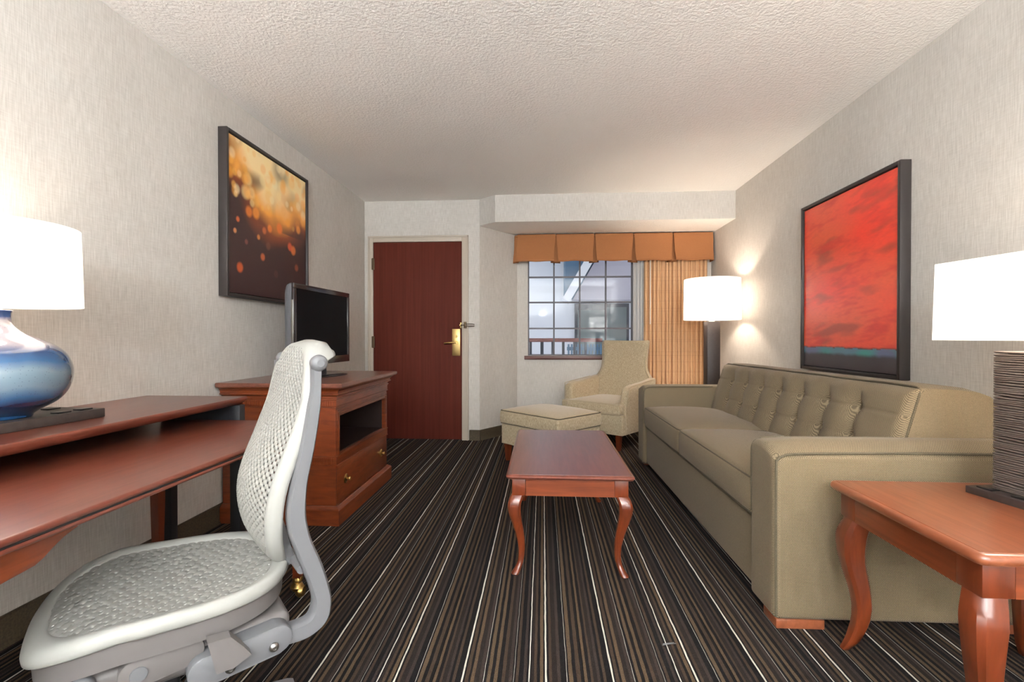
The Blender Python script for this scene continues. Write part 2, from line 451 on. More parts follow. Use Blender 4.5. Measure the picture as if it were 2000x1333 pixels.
# ---------------------------------------------------------------- room shell
W, CZ, YR = 1.83, 2.445, -2.4
YD, YW = 4.885, 5.40
def struct(name, bm, mat, **k): return obj(name, bm, mat, kind='structure', **k)
struct('floor', B(-W-.1, W+.1, YR-.1, YW+.12, -.1, 0), M['carpet'])
struct('ceiling', B(-W-.1, W+.1, YR-.1, YW+.12, CZ, CZ+.1), M['ceiling'])
struct('wall_left', B(-W-.1, -W, YR-.1, YD+.1, 0, CZ), M['wall'])
struct('wall_right', B(W, W+.1, YR-.1, YW+.12, 0, CZ), M['wall'])
struct('wall_rear', B(-W-.1, W+.1, YR-.1, YR, 0, CZ), M['wall'])
# door wall with an opening
DX0, DX1, DZ = -1.765, -.795, 2.045
bm = bmesh.new(); AX, AY = -.64, YD
box(bm, -W-.1, DX0, YD, YD+.1, 0, CZ); box(bm, DX1, AX, YD, YD+.1, 0, CZ); box(bm, DX0, DX1, YD, YD+.1, DZ, CZ)
struct('wall_back', bm, M['wall'])
BX, BY = -.285, YW
bm = bmesh.new(); prism(bm, [(AX, AY), (BX, BY), (BX-.08, BY+.1), (AX-.1, AY+.1)], 0, CZ, 'z')
struct('wall_angled', bm, M['wall'])
# window wall
WX0, WX1, WZ0, WZ1 = -.165, 1.27, .845, 2.005
bm = bmesh.new(); box(bm, BX-.08, WX0, YW, YW+.12, 0, CZ); box(bm, WX1, W+.1, YW, YW+.12, 0, CZ); box(bm, WX0, WX1, YW, YW+.12, 0, WZ0); box(bm, WX0, WX1, YW, YW+.12, WZ1, CZ)
struct('wall_window', bm, M['wall'])
# soffit over the window bay: papered front, textured underside
SZ = 2.18; SY = 4.735
poly = [(W, SY), (-.467, SY), (AX+.003, AY-.003), (BX, BY), (W, BY)]
bm = bmesh.new(); A = [bm.verts.new((x, y, SZ)) for x, y in poly]; C2 = [bm.verts.new((x, y, CZ)) for x, y in poly]
bm.faces.new(A)
for i in range(len(poly)): bm.faces.new((A[i], A[(i+1) % 5], C2[(i+1) % 5], C2[i]))
bm.faces.new(C2)
so = struct('wall_soffit', bm, M['wall'], smooth=False); so.data.materials.append(M['ceiling'])
for p in so.data.polygons:
    if abs(p.normal.z) > .9: p.material_index = 1
# cove baseboards
def baseboard(name, pts, h=.105, t=.012):
    bm = bmesh.new()
    for (x0, y0), (x1, y1) in zip(pts, pts[1:]):
        d = V((x1-x0, y1-y0, 0)).normalized(); nn = V((-d.y, d.x, 0))
        rings = []
        for (x, y) in ((x0, y0), (x1, y1)):
            b = V((x, y, 0))
            rings.append([b, b+nn*(t+.012), b+nn*(t+.003)+V((0, 0, .014)), b+nn*t+V((0, 0, h-.005)), b+nn*(t-.004)+V((0, 0, h)), b+V((0, 0, h))])
        loft(bm, rings)
    struct(name, bm, M['base'])
baseboard('baseboard_left', [(-W, YD), (-W, YR)])
baseboard('baseboard_right', [(W, YR), (W, YW)])
baseboard('baseboard_angled', [(BX, BY), (AX, AY), (-.745, AY)])
baseboard('baseboard_window', [(W, YW), (BX, BY)])

# door with frame
bm = B(-1.735, -.822, YD-.012, YD+.03, .008, 2.02, r=.002)
door = struct('door_1', bm, M['door'])
bm = bmesh.new()
for (x0, x1, z0, z1) in ((-1.782, -1.738, 0, 2.075), (-.819, -.762, 0, 2.075), (-1.738, -.819, 2.023, 2.075)):
    box(bm, x0, x1, YD-.02, YD+.1, z0, z1, r=.004)
for (x0, x1, z0, z1) in ((-1.79, -1.775, 0, 2.085), (-.769, -.752, 0, 2.085), (-1.79, -.752, 2.068, 2.085)):
    box(bm, x0, x1, YD-.028, YD, z0, z1, r=.003)
obj('door_frame', bm, M['jamb'], door)
for z in (1.80, 1.0, .2):
    bm = bmesh.new(); lathe(bm, [(.007, z-.06), (.007, z+.06)], (-1.738, YD-.022, 0), 12); box(bm, -1.752, -1.722, YD-.0215, YD-.014, z-.058, z+.058, r=.001)
    obj('hinge', bm, M['bronze'], door)
pl = obj('lock_plate', B(-.918, -.835, YD-.024, YD-.0115, .86, 1.134, r=.003), M['brass_b'], door)
bm = bmesh.new(); lathe(bm, [(.019, 0), (.019, .012), (.011, .016), (.011, .045)], (-.868, YD-.024-.045, .995), 24, 'y')
tube(bm, smooth_pts([(-.868, YD-.066, .995), (-.90, YD-.07, .996), (-.95, YD-.072, .993), (-.99, YD-.066, .987)], 5), .009, 12, rs=None)
obj('lever_handle', bm, M['brass'], pl)
bm = bmesh.new(); lathe(bm, [(.012, 0), (.012, .014)], (-.872, YD-.04, 1.06), 20, 'y'); box(bm, -.876, -.868, YD-.055, YD-.038, 1.045, 1.075, r=.002)
obj('thumb_turn', bm, M['brass'], pl)
bm = bmesh.new(); box(bm, -.835, -.822, YD-.03, YD-.0115, 1.14, 1.20, r=.002); lathe(bm, [(.006, 0), (.006, .03), (.011, .035), (.006, .046)], (-.828, YD-.075, 1.172), 16, 'y')
obj('guard_stud', bm, M['brass_b'], door)
bm = bmesh.new(); box(bm, -.795, -.770, YD-.045, YD-.0195, 1.14, 1.205, r=.003)
tube(bm, smooth_pts([(-.785, YD-.05, 1.183), (-.72, YD-.055, 1.182), (-.685, YD-.05, 1.178)], 4), .0035, 8)
tube(bm, smooth_pts([(-.785, YD-.05, 1.163), (-.72, YD-.055, 1.160), (-.685, YD-.05, 1.162)], 4), .0035, 8)
tube(bm, [(-.785, YD-.05, 1.172), (-.825, YD-.06, 1.172)], .0035, 8)
obj('swing_bar_guard', bm, M['bronze'], door)

# window
XS = [-.160, .125, .411, .697, .983, 1.262]; ZS = [.850, 1.147, 1.438, 1.720, 2.0]
bm = bmesh.new(); y0, y1 = YW+.018, YW+.046
for x in XS: box(bm, x-.0085, x+.0085, y0, y1, ZS[0]-.005, ZS[-1]+.005)
for z in ZS: box(bm, XS[0]-.009, XS[-1]+.009, y0+.001, y1-.001, z-.0085, z+.0085)
win = struct('window_1', bm, M['mullion'])
obj('pane', B(XS[0]-.004, XS[-1]+.004, YW+.030, YW+.034, ZS[0], ZS[-1]), M['pane'], win, smooth=False)
obj('window_sill', B(-.205, 1.30, YW-.03, YW+.02, .802, .842, r=.004), M['sill'], win)

# ---------------------------------------------------------------- valance and curtains
def valance():
    t = thing('valance', 'rust brown box pleated valance hung above the window under the soffit', 'valance', (.75, 5.3, 1.87))
    yf = 5.275; xl, xr = -.275, 1.805; n = 5; pw = (xr-xl)/n
    def line(f):      # f 0 top .. 1 bottom
        pts = [(xl-.03*0-.035*f*.6, YW-.01), (xl-.03, yf+.03)] if 0 else []
        g = .004+.020*f; dep = .045; out = -.028*f
        pts = [(xl-.045, YW-.012), (xl-.03-.022*f, yf+.06), (xl+.01, yf+.05), (xl-.012*f, yf+out)]
        for i in range(n):
            a = xl+i*pw; b = a+pw
            for k in range(9):
                u = k/8; x = a+(g if i else 0)+(pw-g*(1 if i in (0, n-1) else 2))*u
                if i == 0 and k == 0: continue
                pts.append((x, yf+out-.012*f*math.sin(PI*u)))
            if i < n-1:
                pts += [(b-g-.002, yf+out+.006), (b-.03-.02*f, yf+dep), (b+.03+.02*f, yf+dep), (b+g+.002, yf+out+.006)]
        pts += [(xr+.008, yf+.03), (xr+.006, YW-.012)]
        return pts
    rows = []
    zt, zb = 2.168, 1.868
    for f in [0, .03, .08, .2, .35, .5, .65, .8, .92, 1]:
        row = []
        L_ = line(f)
        for i, (x, y) in enumerate(L_):
            z = zt+(zb-zt)*f
            if f > .9:
                inner = y > yf+.02 and -.2 < x < xr-.05
                z += (-.008 if inner else 0)+.004*math.sin(x*23)*f
            row.append(V((x+.002*math.sin(y*50+f*9), y+.004*math.sin(x*17+f*7)*f, z)))
        rows.append(row)
    bm = bmesh.new(); R = [[bm.verts.new(p) for p in r] for r in rows]
    for a, b in zip(R, R[1:]):
        for i in range(len(a)-1): bm.faces.new((a[i], a[i+1], b[i+1], b[i]))
    o = obj('pleated_cloth', bm, M['valance'], t, auto=50)
    md = o.modifiers.new('s', 'SOLIDIFY'); md.thickness = .004
    obj('mounting_board', B(xl-.02, xr, yf+.03, YW-.002, 2.150, 2.165), M['valance'], t)
valance()

def wavy(name, x0, x1, y, z0, z1, n, amp, mat, parent, ph=0, seed=1):
    rnd = random.Random(seed)
    fr = [rnd.uniform(.75, 1.3) for _ in range(n)]; tot = sum(fr); xs = [0]
    for f in fr: xs.append(xs[-1]+f/tot)
    amps = [rnd.uniform(.7, 1.2) for _ in range(n)]
    bm = bmesh.new(); rows = []
    NX = n*8
    for j in range(13):
        v = j/12; row = []
        for i in range(NX+1):
            k = min(n-1, i//8); u = (i-k*8)/8
            X = xs[k]+(xs[k+1]-xs[k])*u
            a = amp*amps[k]*(1+.25*math.sin(v*3+k))
            yy = y+a*math.cos(2*PI*u)
            xx = x0+(x1-x0)*X+.006*math.sin(2*PI*u*2)+.008*v*math.sin(k*1.7)
            row.append(bm.verts.new((xx, yy, z1+(z0-z1)*v)))
        rows.append(row)
    for a, b in zip(rows, rows[1:]):
        for i in range(NX): bm.faces.new((a[i], a[i+1], b[i+1], b[i]))
    o = obj(name, bm, mat, parent, auto=0)
    md = o.modifiers.new('s', 'SOLIDIFY'); md.thickness = .003
    return o
cur = thing('curtain', 'tan plaid pleated curtain drawn to the right side of the window', 'curtain', (1.42, 5.33, 0))
wavy('drape', 1.10, 1.775, 5.345, .03, 2.145, 15, .017, M['curtain'], cur, seed=3)
bm = bmesh.new(); tube(bm, [(1.155, 5.295, 1.95), (1.155, 5.293, 1.19)], .0045, 8)
obj('wand', bm, M['socket'], cur, label='white curtain pull wand')
sh = wavy('sheer_curtain', .985, 1.13, 5.375, .03, 2.145, 4, .008, M['sheer'], None, seed=8)
sh['label'] = 'narrow white sheer curtain bunched between window glass and tan curtain'; sh['category'] = 'curtain'

# ---------------------------------------------------------------- outside
t = thing('balcony_railing', 'red-brown topped walkway railing with dark posts outside the window', 'railing', (.2, 6.6, 0))
obj('top_rail', B(-1.6, .80, 6.55, 6.95, .985, 1.035, r=.004), M['red_ext'], t)
for i, (x, w) in enumerate([(-.45, .035), (-.165, .032), (-.01, .044), (.135, .035), (.28, .034), (.43, .03), (.58, .03)]):
    obj('post', B(x-w/2, x+w/2, 6.6, 6.66, 0, .995), M['dark_ext'], t)
t = thing('neighbouring_building', 'white stucco building seen outside through the window', 'building', (1, 11, 0))
obj('facade', B(-8, 9, 11, 11.3, -3, 12), M['white_ext'], t)
f = obj('window_recess', B(.72, 1.92, 10.93, 11.001, .2, 1.80), M['dark_ext'], t)
obj('pane', B(.78, 1.38, 10.905, 10.94, .26, 1.66), M['win_ext'], f); obj('pane', B(1.42, 1.86, 10.905, 10.94, .26, 1.72), M['win_ext'], f)
def beam(p0, p1, w, y0, y1):
    bm = bmesh.new(); d = (V(p1)-V(p0)).normalized(); n = V((-d.y, d.x))*w/2
    q = [V(p0)+n, V(p1)+n, V(p1)-n, V(p0)-n]; prism(bm, [(a.x, a.y) for a in q], y0, y1, 'y'); return bm
obj('siding', B(.47, 1.3, 10.2, 10.95, 1.9, 4), M['blue_ext'], t)
obj('sloping_fascia', beam((.46, 1.78), (1.25, 3.15), .16, 9.6, 10.1), M['white_ext'], t)
bm = bmesh.new(); prism(bm, [(.60, 1.80), (1.38, 3.15), (4, 3.15), (4, 1.80)], 9.8, 10.15, 'y')
obj('stair_wall', bm, M['shaded_ext'], t)  # wall segment with its shade painted in
sl = thing('slatted_fence', 'blue-grey vertical slatted fence behind the railing outside', 'fence', (.8, 8.4, 0))
bm = bmesh.new()
for i in range(16): box(bm, .43+i*.055, .43+i*.055+.032, 8.4, 8.43, 0, .93)
obj('slats', bm, M['blue_ext'], sl); obj('rail', B(.42, 1.32, 8.43, 8.46, .82, .88), M['blue_ext'], sl)
struct('floor_outside', B(-8, 9, YW+.13, 11, -.2, -.02), M['white_ext'])

# ---------------------------------------------------------------- pictures
def picture(name, label, side, y0, y1, z0, z1, fn, mat, fw=.018, dep=.055):
    s = 1 if side > 0 else -1
    xw = s*W; xf = s*(W-dep)
    t = thing(name, label, 'picture', (xw-s*.001, (y0+y1)/2, z0))
    bm = bmesh.new(); xa, xb = sorted((xw-s*.002, xf))
    for (a, b, c, d) in ((y0, y0+fw, z0, z1), (y1-fw, y1, z0, z1), (y0+fw, y1-fw, z0, z0+fw), (y0+fw, y1-fw, z1-fw, z1)):
        box(bm, xa, xb, a, b, c, d, r=.0015)
    obj('frame', bm, M['frame'], t)
    # canvas: slab with printed front
    xc = xf+s*.012; n = 170; bm = bmesh.new()
    g = .006; ya, yb, za, zb = y0+fw+g, y1-fw-g, z0+fw+g, z1-fw-g
    cl = bm.loops.layers.float_color.new('print')
    grid = [[bm.verts.new((xc, ya+(yb-ya)*i/n, za+(zb-za)*j/n)) for j in range(n+1)] for i in range(n+1)]
    cols = [[fn(i/n, j/n) for j in range(n+1)] for i in range(n+1)]
    for i in range(n):
        for j in range(n):
            f = bm.faces.new((grid[i][j], grid[i+1][j], grid[i+1][j+1], grid[i][j+1]))
            for lp, (a, b) in zip(f.loops, ((i, j), (i+1, j), (i+1, j+1), (i, j+1))): lp[cl] = (*cols[a][b], 1)
    be = [e for e in bm.edges if e.is_boundary]
    r = bmesh.ops.extrude_edge_only(bm, edges=be)
    for v in [g_ for g_ in r['geom'] if isinstance(g_, bmesh.types.BMVert)]: v.co.x += s*.02
    me = bpy.data.meshes.new('canvas'); bm.to_mesh(me); bm.free()
    # faces should look into the room
    o = link('canvas', me, mat, t, smooth=False)
    obj('backing', B(*sorted((xw-s*.004, xc+s*.018)), y0+fw, y1-fw, z0+fw, z1-fw), M['black'], t)
def lerp(a, b, t): return tuple(a[i]+(b[i]-a[i])*t for i in range(3))
def nz(x, y, z=0): return noise.noise(V((x, y, z)))
# left print: u = 0 at the near (left in view) edge, v up
rb = random.Random(11)
blobs = []
for p in [(.30, .57, .05, (240, 150, 50)), (.22, .56, .045, (235, 130, 40)), (.40, .47, .03, (205, 110, 60)), (.47, .50, .035, (235, 130, 50)), (.10, .48, .022, (215, 105, 50)), (.07, .40, .02, (205, 130, 70)),
          (.33, .41, .022, (215, 140, 70)), (.19, .35, .022, (140, 80, 70)), (.38, .28, .032, (215, 110, 60)), (.12, .17, .04, (215, 95, 40)), (.80, .40, .045, (215, 115, 50)), (.75, .42, .04, (205, 80, 40)),
          (.85, .27, .035, (150, 75, 45)), (.55, .18, .035, (95, 55, 50)), (.45, .37, .035, (120, 75, 55)), (.72, .60, .04, (240, 160, 50)), (.87, .62, .045, (225, 140, 50)), (.88, .58, .04, (235, 150, 60)),
          (.80, .57, .025, (190, 140, 70)), (.60, .53, .05, (235, 120, 40)), (.66, .67, .05, (240, 170, 90)), (.57, .69, .022, (245, 190, 110)), (.62, .85, .05, (255, 225, 160)), (.54, .84, .045, (255, 240, 200)),
          (.45, .78, .05, (255, 220, 140)), (.63, .97, .06, (250, 225, 170)), (.66, .77, .05, (240, 190, 130))]: blobs.append(p)
for k in range(70):
    u = rb.random(); v = .62+.38*rb.random()
    blobs.append((u, v, rb.uniform(.02, .06), rb.choice([(250, 190, 90), (245, 170, 60), (255, 236, 190), (250, 175, 80), (255, 225, 160)])))
bl = [(a, b, c, srgb(*d)[:3]) for a, b, c, d in blobs]
cD = srgb(58, 34, 32)[:3]; cM = srgb(130, 62, 30)[:3]; cO = srgb(240, 160, 66)[:3]; cY = srgb(255, 226, 168)[:3]
def bokeh(u, v):
    edge = .50+.10*nz(u*3, 1.3)+.24*(abs(u-.5)*2)**2*(1 if u < .5 else .35)
    h = v-edge+.10*nz(u*5, v*5, 2)
    c = cD if h < -.12 else lerp(cD, cM, min(1, (h+.12)/.12)) if h < 0 else lerp(cM, cO, min(1, h/.14)) if h < .14 else lerp(cO, cY, min(1, (h-.14)/.2))
    if v > .5: c = lerp(c, cD, max(0, min(.75, .9*nz(u*6+3, v*7, 5)+.05)))
    for a, b, r, k in bl:
        d = math.hypot(u-a, (v-b)*1.0)
        if d < r:
            q = min(1, (r-d)/(r*.45)); c = lerp(c, k, q*(.75 if b < .62 else .45))
    return c
picture('framed_picture', 'black framed print of glowing orange and gold light spots on dark brown', -1, 2.625, 3.575, 1.285, 2.24, bokeh, attr_mat('bokeh_print', .4, .1))
R1, R2, R3, R4 = srgb(236, 62, 42)[:3], srgb(226, 90, 58)[:3], srgb(150, 62, 42)[:3], srgb(206, 52, 40)[:3]
T1, T2, DK = srgb(56, 140, 134)[:3], srgb(96, 108, 140)[:3], srgb(56, 48, 52)[:3]
def redsky(u, v):
    hz = .118+.006*nz(u*6, 3)+.004*nz(u*22, 8)
    # u = 0 near edge; slope of clouds
    w = v+.10*u
    if v < hz-.045: return lerp(DK, srgb(66, 58, 60)[:3], .5+.5*nz(u*8, v*9))
    if v < hz:
        c = lerp(T1, T2, max(0, min(1, .5+1.5*nz(u*5, v*12, 4))))
        return lerp(DK, c, max(0, min(1, (v-(hz-.045))/.02)))
    c = lerp(R1, R2, max(0, min(1, .5+1.0*nz(u*2, w*5, 1)+.6*(.7-v))))
    s = nz(u*2.2, w*9, 7)*.6+nz(u*6, w*26, 9)*.4
    c = lerp(c, R3, max(0, min(.7, s*2.2-.25)))
    s2 = nz(u*3+9, w*12, 3)+.5*nz(u*12, w*60, 5)
    c = lerp(c, R4, max(0, min(.8, s2*1.5)))
    f = nz(u*30, w*160, 2)*.08
    c = tuple(max(0, x*(1+f)) for x in c)
    if v < hz+.01: c = lerp(srgb(60, 30, 30)[:3], c, (v-hz)/.01)
    return c
picture('framed_picture', 'dark framed abstract red sky painting over a teal horizon above the sofa', 1, 2.53, 3.46, .835, 1.935, redsky, attr_mat('red_painting', .35, .25), fw=.02, dep=.055)

# ---------------------------------------------------------------- cabriole legs
def cabriole(bm, x, y, dx, dy, zt, H_knee, s=1.0, pad=True):
    """leg at (x,y) top block centre; knee bulges toward (dx,dy) diagonal; zt = underside of apron"""
    prof = [ # t from top(1) to floor(0): outward offset, half width
        (1.00, .006, .034), (.95, .018, .036), (.88, .026, .036), (.78, .024, .033), (.65, .012, .028), (.5, -.004, .0235), (.35, -.014, .020), (.22, -.014, .0175), (.13, -.006, .0165), (.07, .008, .018), (.035, .018, .022), (.012, .022, .022), (0, .020, .017)]
    if not pad: prof = [(1, .0, .035), (.93, .009, .0375), (.86, .016, .039), (.69, .015, .034), (.45, -.004, .027), (.30, -.007, .0235), (.11, .010, .019), (.0, .030, .012)]
    rings = []
    d = V((dx, dy, 0))
    n = 16
    fine = []
    tt = [1, .97, .94, .9, .86, .8, .74, .68, .6, .52, .44, .36, .28, .22, .17, .13, .1, .075, .055, .035, .018, .006, 0]
    offt = sorted((a, b) for a, b, c in prof); wt = sorted((a, c) for a, b, c in prof)
    for t in tt:
        off = sinterp(offt, t)*s; hw = sinterp(wt, t)*s
        e = (4 if t > .5 else 4-2.0*min(1, (.5-t)/.3)) if pad else 3.6
        c = V((x, y, 0))+d*off
        ring = []
        for k in range(n):
            a = 2*PI*(k+.5)/n; ca, sa = math.cos(a), math.sin(a)
            f = (abs(ca)**e+abs(sa)**e)**(-1/e)
            ring.append(V((c.x+ca*f*hw, c.y+sa*f*hw, zt*t)))
        rings.append(ring)
    loft(bm, rings)

def table(name, label, cat, x0, x1, y0, y1, h, topmat, legs=True, over=.03, apron=.085, s=1, topt=.022, group=None, pad=True):
    t = thing(name, label, cat, ((x0+x1)/2, (y0+y1)/2, 0))
    bm = bmesh.new()
    # top with bullnose and a small inset line
    prof = [(0, h-topt), (.0, h-topt+.001), (-.004, h-topt+.004), (-.006, h-topt*.5), (-.003, h-.004), (.003, h-.0008), (.010, h), (.0105, h-.0012), (.0125, h-.0012), (.013, h)]
    rings = []
    for o, z in prof: rings.append([V((px, py, z)) for px, py in rect_loop(x0+o, x1-o, y0+o, y1-o, max(.004, .018-o), 4)])
    loft(bm, rings)
    obj('tabletop', bm, topmat, t, auto=50)
    a = over; zt = h-topt
    bm = bmesh.new(); lw = .036*s*1.0
    ax0, ax1, ay0, ay1 = x0+a, x1-a, y0+a, y1-a
    for q in ((ax0, ax0+.02, ay0+2*lw, ay1-2*lw), (ax1-.02, ax1, ay0+2*lw, ay1-2*lw), (ax0+2*lw, ax1-2*lw, ay0, ay0+.02), (ax0+2*lw, ax1-2*lw, ay1-.02, ay1)):
        box(bm, q[0], q[1], q[2], q[3], zt-apron, zt-.0005)
    obj('apron', bm, M['cherry'], t)
    for sx in (-1, 1):
        for sy in (-1, 1):
            cx = (ax0+lw-.001) if sx < 0 else (ax1-lw+.001); cy = (ay0+lw-.001) if sy < 0 else (ay1-lw+.001)
            bm = bmesh.new(); box(bm, cx-lw, cx+lw, cy-lw, cy+lw, zt-apron, zt-.0005, r=.002)
            cabriole(bm, cx, cy, sx*.9, sy*.9, zt-apron+.001, .1, s, pad)
            obj('leg', bm, M['leg'], t)
    return t
table('coffee_table', 'low red cherry coffee table with curved legs in the middle of the carpet', 'table', -.155, .392, 2.095, 3.14, .45, M['mahog'], s=.82, over=.022, apron=.078, topt=.018)
table('end_table', 'cherry end table with curved legs holding the ribbed lamp by the sofa arm', 'table', .985, 1.62, 1.15, 1.725, .56, M['cherry_top'], s=1.0, over=.024, apron=.085, topt=.026, pad=False)

# ---------------------------------------------------------------- sofa
def sofa():
    x0, x1, ya, yb = .815, 1.745, 1.79, 4.135; at = .205
    t = thing('sofa', 'large olive tweed sofa with tufted back and two seat cushions along the right wall', 'sofa', (1.28, (ya+yb)/2, 0), math.radians(.7))
    # arms: slab with crowned top
    for k, (a, b, out) in enumerate(((ya, ya+at, -1), (yb-at, yb, 1))):
        bm = bmesh.new()
        def fn(p, u, v, w, out=out):
            if w > .7:
                q = (w-.7)/.3
                p.z += q*(.010*(1-v*v)-.022*max(0, v*out)-.012*max(0, (-u-.6)/.4)**2)
            return p
        puffy(bm, x0, x1, a, b, .03, .655, .026, 10, fn)
        o = obj('arm', bm, M['sofa'], t, auto=0)
        # piping following the outer top edge and front vertical
        yo = a+.006 if out < 0 else b-.006
        bm = bmesh.new()
        pts = [(x0+.010, yo, .045), (x0+.008, yo, .3), (x0+.008, yo, .58), (x0+.012, yo, .606), (x0+.03, yo, .622), (x0+.1, yo, .632), (1.3, yo, .638), (x1-.03, yo, .637)]
        tube(bm, smooth_pts(pts, 5), .0045, 8)
        obj('piping', bm, M['sofa_welt'], o); bm = bmesh.new()
        yi = b-.005 if out < 0 else a+.005
        pts = [(x0+.006, yi, .36), (x0+.004, yi, .56), (x0+.010, yi, .625), (x0+.04, yi, .645), (x0+.1, yi, .652), (1.36, yi, .655)]
        tube(bm, smooth_pts(pts, 5), .004, 8)
        obj('piping', bm, M['sofa_welt'], o)
    # front rail / body
    bm = bmesh.new(); puffy(bm, x0+.028, x1-.02, ya+at-.02, yb-at+.02, .04, .35, .015, 6)
    o = obj('base', bm, M['sofa'], t, auto=0)
    bm = bmesh.new(); tube(bm, [(x0+.026, ya+at, .325), (x0+.026, yb-at, .325)], .0045, 8)
    obj('piping', bm, M['sofa_welt'], o)
    # seat cushions
    ym = (ya+yb)/2; yi0, yi1 = ya+at+.002, yb-at-.002
    for (a, b) in ((yi0, ym+.035), (ym+.04, yi1)):
        bm = bmesh.new()
        X0, X1 = x0+.008, 1.40
        def top(u, v): return .028*(1-u*u)*(1-v**4)+.004
        def fn(p, u, v, w):
            if w > 0: p.z += w*(.034*(1-u**4)*(1-v**4)) - w*.012*max(0, u)
            if u < -.5: p.x -= .014*(-u-.5)/.5*(1-w*w)*(1-v**6)
            return p
        puffy(bm, X0, X1, a, b, .335, .492, .022, 16, fn)
        o = obj('seat_cushion', bm, M['sofa'], t, auto=0)
        for zz in (.484, .343):
            bm = bmesh.new(); loop = rect_loop(X0+.003, X1-.003, a+.003, b-.003, .025, 4)
            tube(bm, [(x, y, zz) for x, y in loop], .0038, 8, closed=True)
            obj('piping', bm, M['sofa_welt'], o)
    # back block
    yb0, yb1 = ya+at-.012, yb-at+.012
    prof = [(1.345, .33), (1.368, .46), (1.415, .66), (1.463, .838), (1.475, .852), (1.50, .860), (1.60, .856), (1.68, .846), (1.722, .830), (1.745, .806), (1.752, .77), (1.755, .64), (1.755, .3)]
    ns = 26; rings = []
    for i in range(ns+1):
        f = i/ns; y = yb0+(yb1-yb0)*f; e = min(f, 1-f)*ns
        k = 1 if e > 1 else .0+e
        sh = .012*(1-min(1, e))**2
        drop = .012*f
        rings.append([V((x, y, z-(sh+drop if z > .7 else 0))) for x, z in prof])
    bm = bmesh.new(); loft(bm, rings)
    obj('backrest', bm, M['sofa'], t, auto=40)
    # tufted front panel: bottom (X .. z) to top
    cols = [2.28+.232*k for k in range(7)]; zr = (.607, .737)
    pa, pb = yb0+.004, yb1-.004
    def plane(z): return 1.345+(z-.40)*(.118/.44)
    def disp(y, z):
        d = .034
        # roll off at border
        e = min((y-pa)/.05, (pb-y)/.05, (.845-z)/.04, 1)
        d *= math.sqrt(max(0, 1-(1-max(0, e))**2))
        sp = .232
        for bz in zr:
            for by in cols:
                r2 = ((y-by)**2+((z-bz)*1.1)**2)
                if r2 < .04: d -= .024*math.exp(-r2/(.016**2))+.016*math.exp(-r2/(.05**2))
        d -= .005*math.exp(-((z-zr[1])/.006)**2)+.004*math.exp(-((z-zr[0])/.006)**2)
        for by in cols:    # soft vertical folds between and above the buttons
            wv = math.exp(-((y-by)/.018)**2)
            d += .012*math.exp(-((y-by-.116)/.07)**2)
            d -= .016*wv*(1 if z < zr[1] else max(0, 1-(z-zr[1])/.09))
        d += .006*math.sin((z-.45)*9)
        return d
    NY, NZ = 260, 60; bm = bmesh.new(); G = []
    for i in range(NY+1):
        y = pa+(pb-pa)*i/NY; row = []
        for j in range(NZ+1):
            z = .40+(.848-.40)*j/NZ
            row.append(bm.verts.new((plane(z)-disp(y, z)*.97+.002, y, z+.25*max(0, disp(y, z))*.3-.012*(y-pa)/(pb-pa))))
        G.append(row)
    for i in range(NY):
        for j in range(NZ): bm.faces.new((G[i][j], G[i+1][j], G[i+1][j+1], G[i][j+1]))
    r = bmesh.ops.extrude_edge_only(bm, edges=[e for e in bm.edges if e.is_boundary])
    for v in [q for q in r['geom'] if isinstance(q, bmesh.types.BMVert)]: v.co.x += .04
    o = obj('tufted_panel', bm, M['sofa'], t, auto=0)
    for by in cols:
        for bz in zr:
            x = plane(bz)-disp(by, bz)-.001
            bm = bmesh.new(); lathe(bm, [(.0005, -.006), (.006, -.0055), (.010, -.003), (.011, 0), (.010, .003), (.0, .005)], (0, 0, 0), 14, 'x')
            bmesh.ops.translate(bm, verts=bm.verts, vec=(x-.001, by, bz-.012*(by-pa)/(pb-pa)))
            obj('button', bm, M['sofa_welt'], o)
    bm = bmesh.new()
    pts = [(plane(.5)-.002, pa, .5), (plane(.62)-.004, pa, .62), (plane(.78), pa, .78), (plane(.825)+.003, pa+.002, .828), (plane(.846)+.006, pa+.02, .848), (plane(.85)+.006, pa+.06, .853)]
    pts += [(plane(.85)+.006+.002*math.sin(k*2.1), pa+.06+(pb-pa-.12)*k/12, .853-.012*k/12+.002*math.sin(k*1.7)) for k in range(1, 12)]
    pts += [(plane(.85)+.006, pb-.06, .841), (plane(.84)+.006, pb-.02, .836), (plane(.8), pb, .80), (plane(.62)-.004, pb, .6), (plane(.5), pb, .5)]
    tube(bm, smooth_pts(pts, 4), .0042, 8)
    obj('piping', bm, M['sofa_welt'], o)
    for (x, y) in ((x0+.01, ya+.006), (x1-.20, ya+.012), (x0+.03, yb-.11), (x1-.20, yb-.11)):
        obj('foot', B(x, x+.17, y, y+.10, 0, .034, r=.003), M['cherry_top'], t, label='low cherry wood foot')
sofa()

# ---------------------------------------------------------------- armchair and ottoman (angled)
def tapered_leg(bm, x, y, z1, a, b, dx=0, dy=0):
    loft(bm, [[V((x+dx+sx*b, y+dy+sy*b, 0)) for sx, sy in ((-1, -1), (1, -1), (1, 1), (-1, 1))], [V((x+sx*a, y+sy*a, z1)) for sx, sy in ((-1, -1), (1, -1), (1, 1), (-1, 1))]])

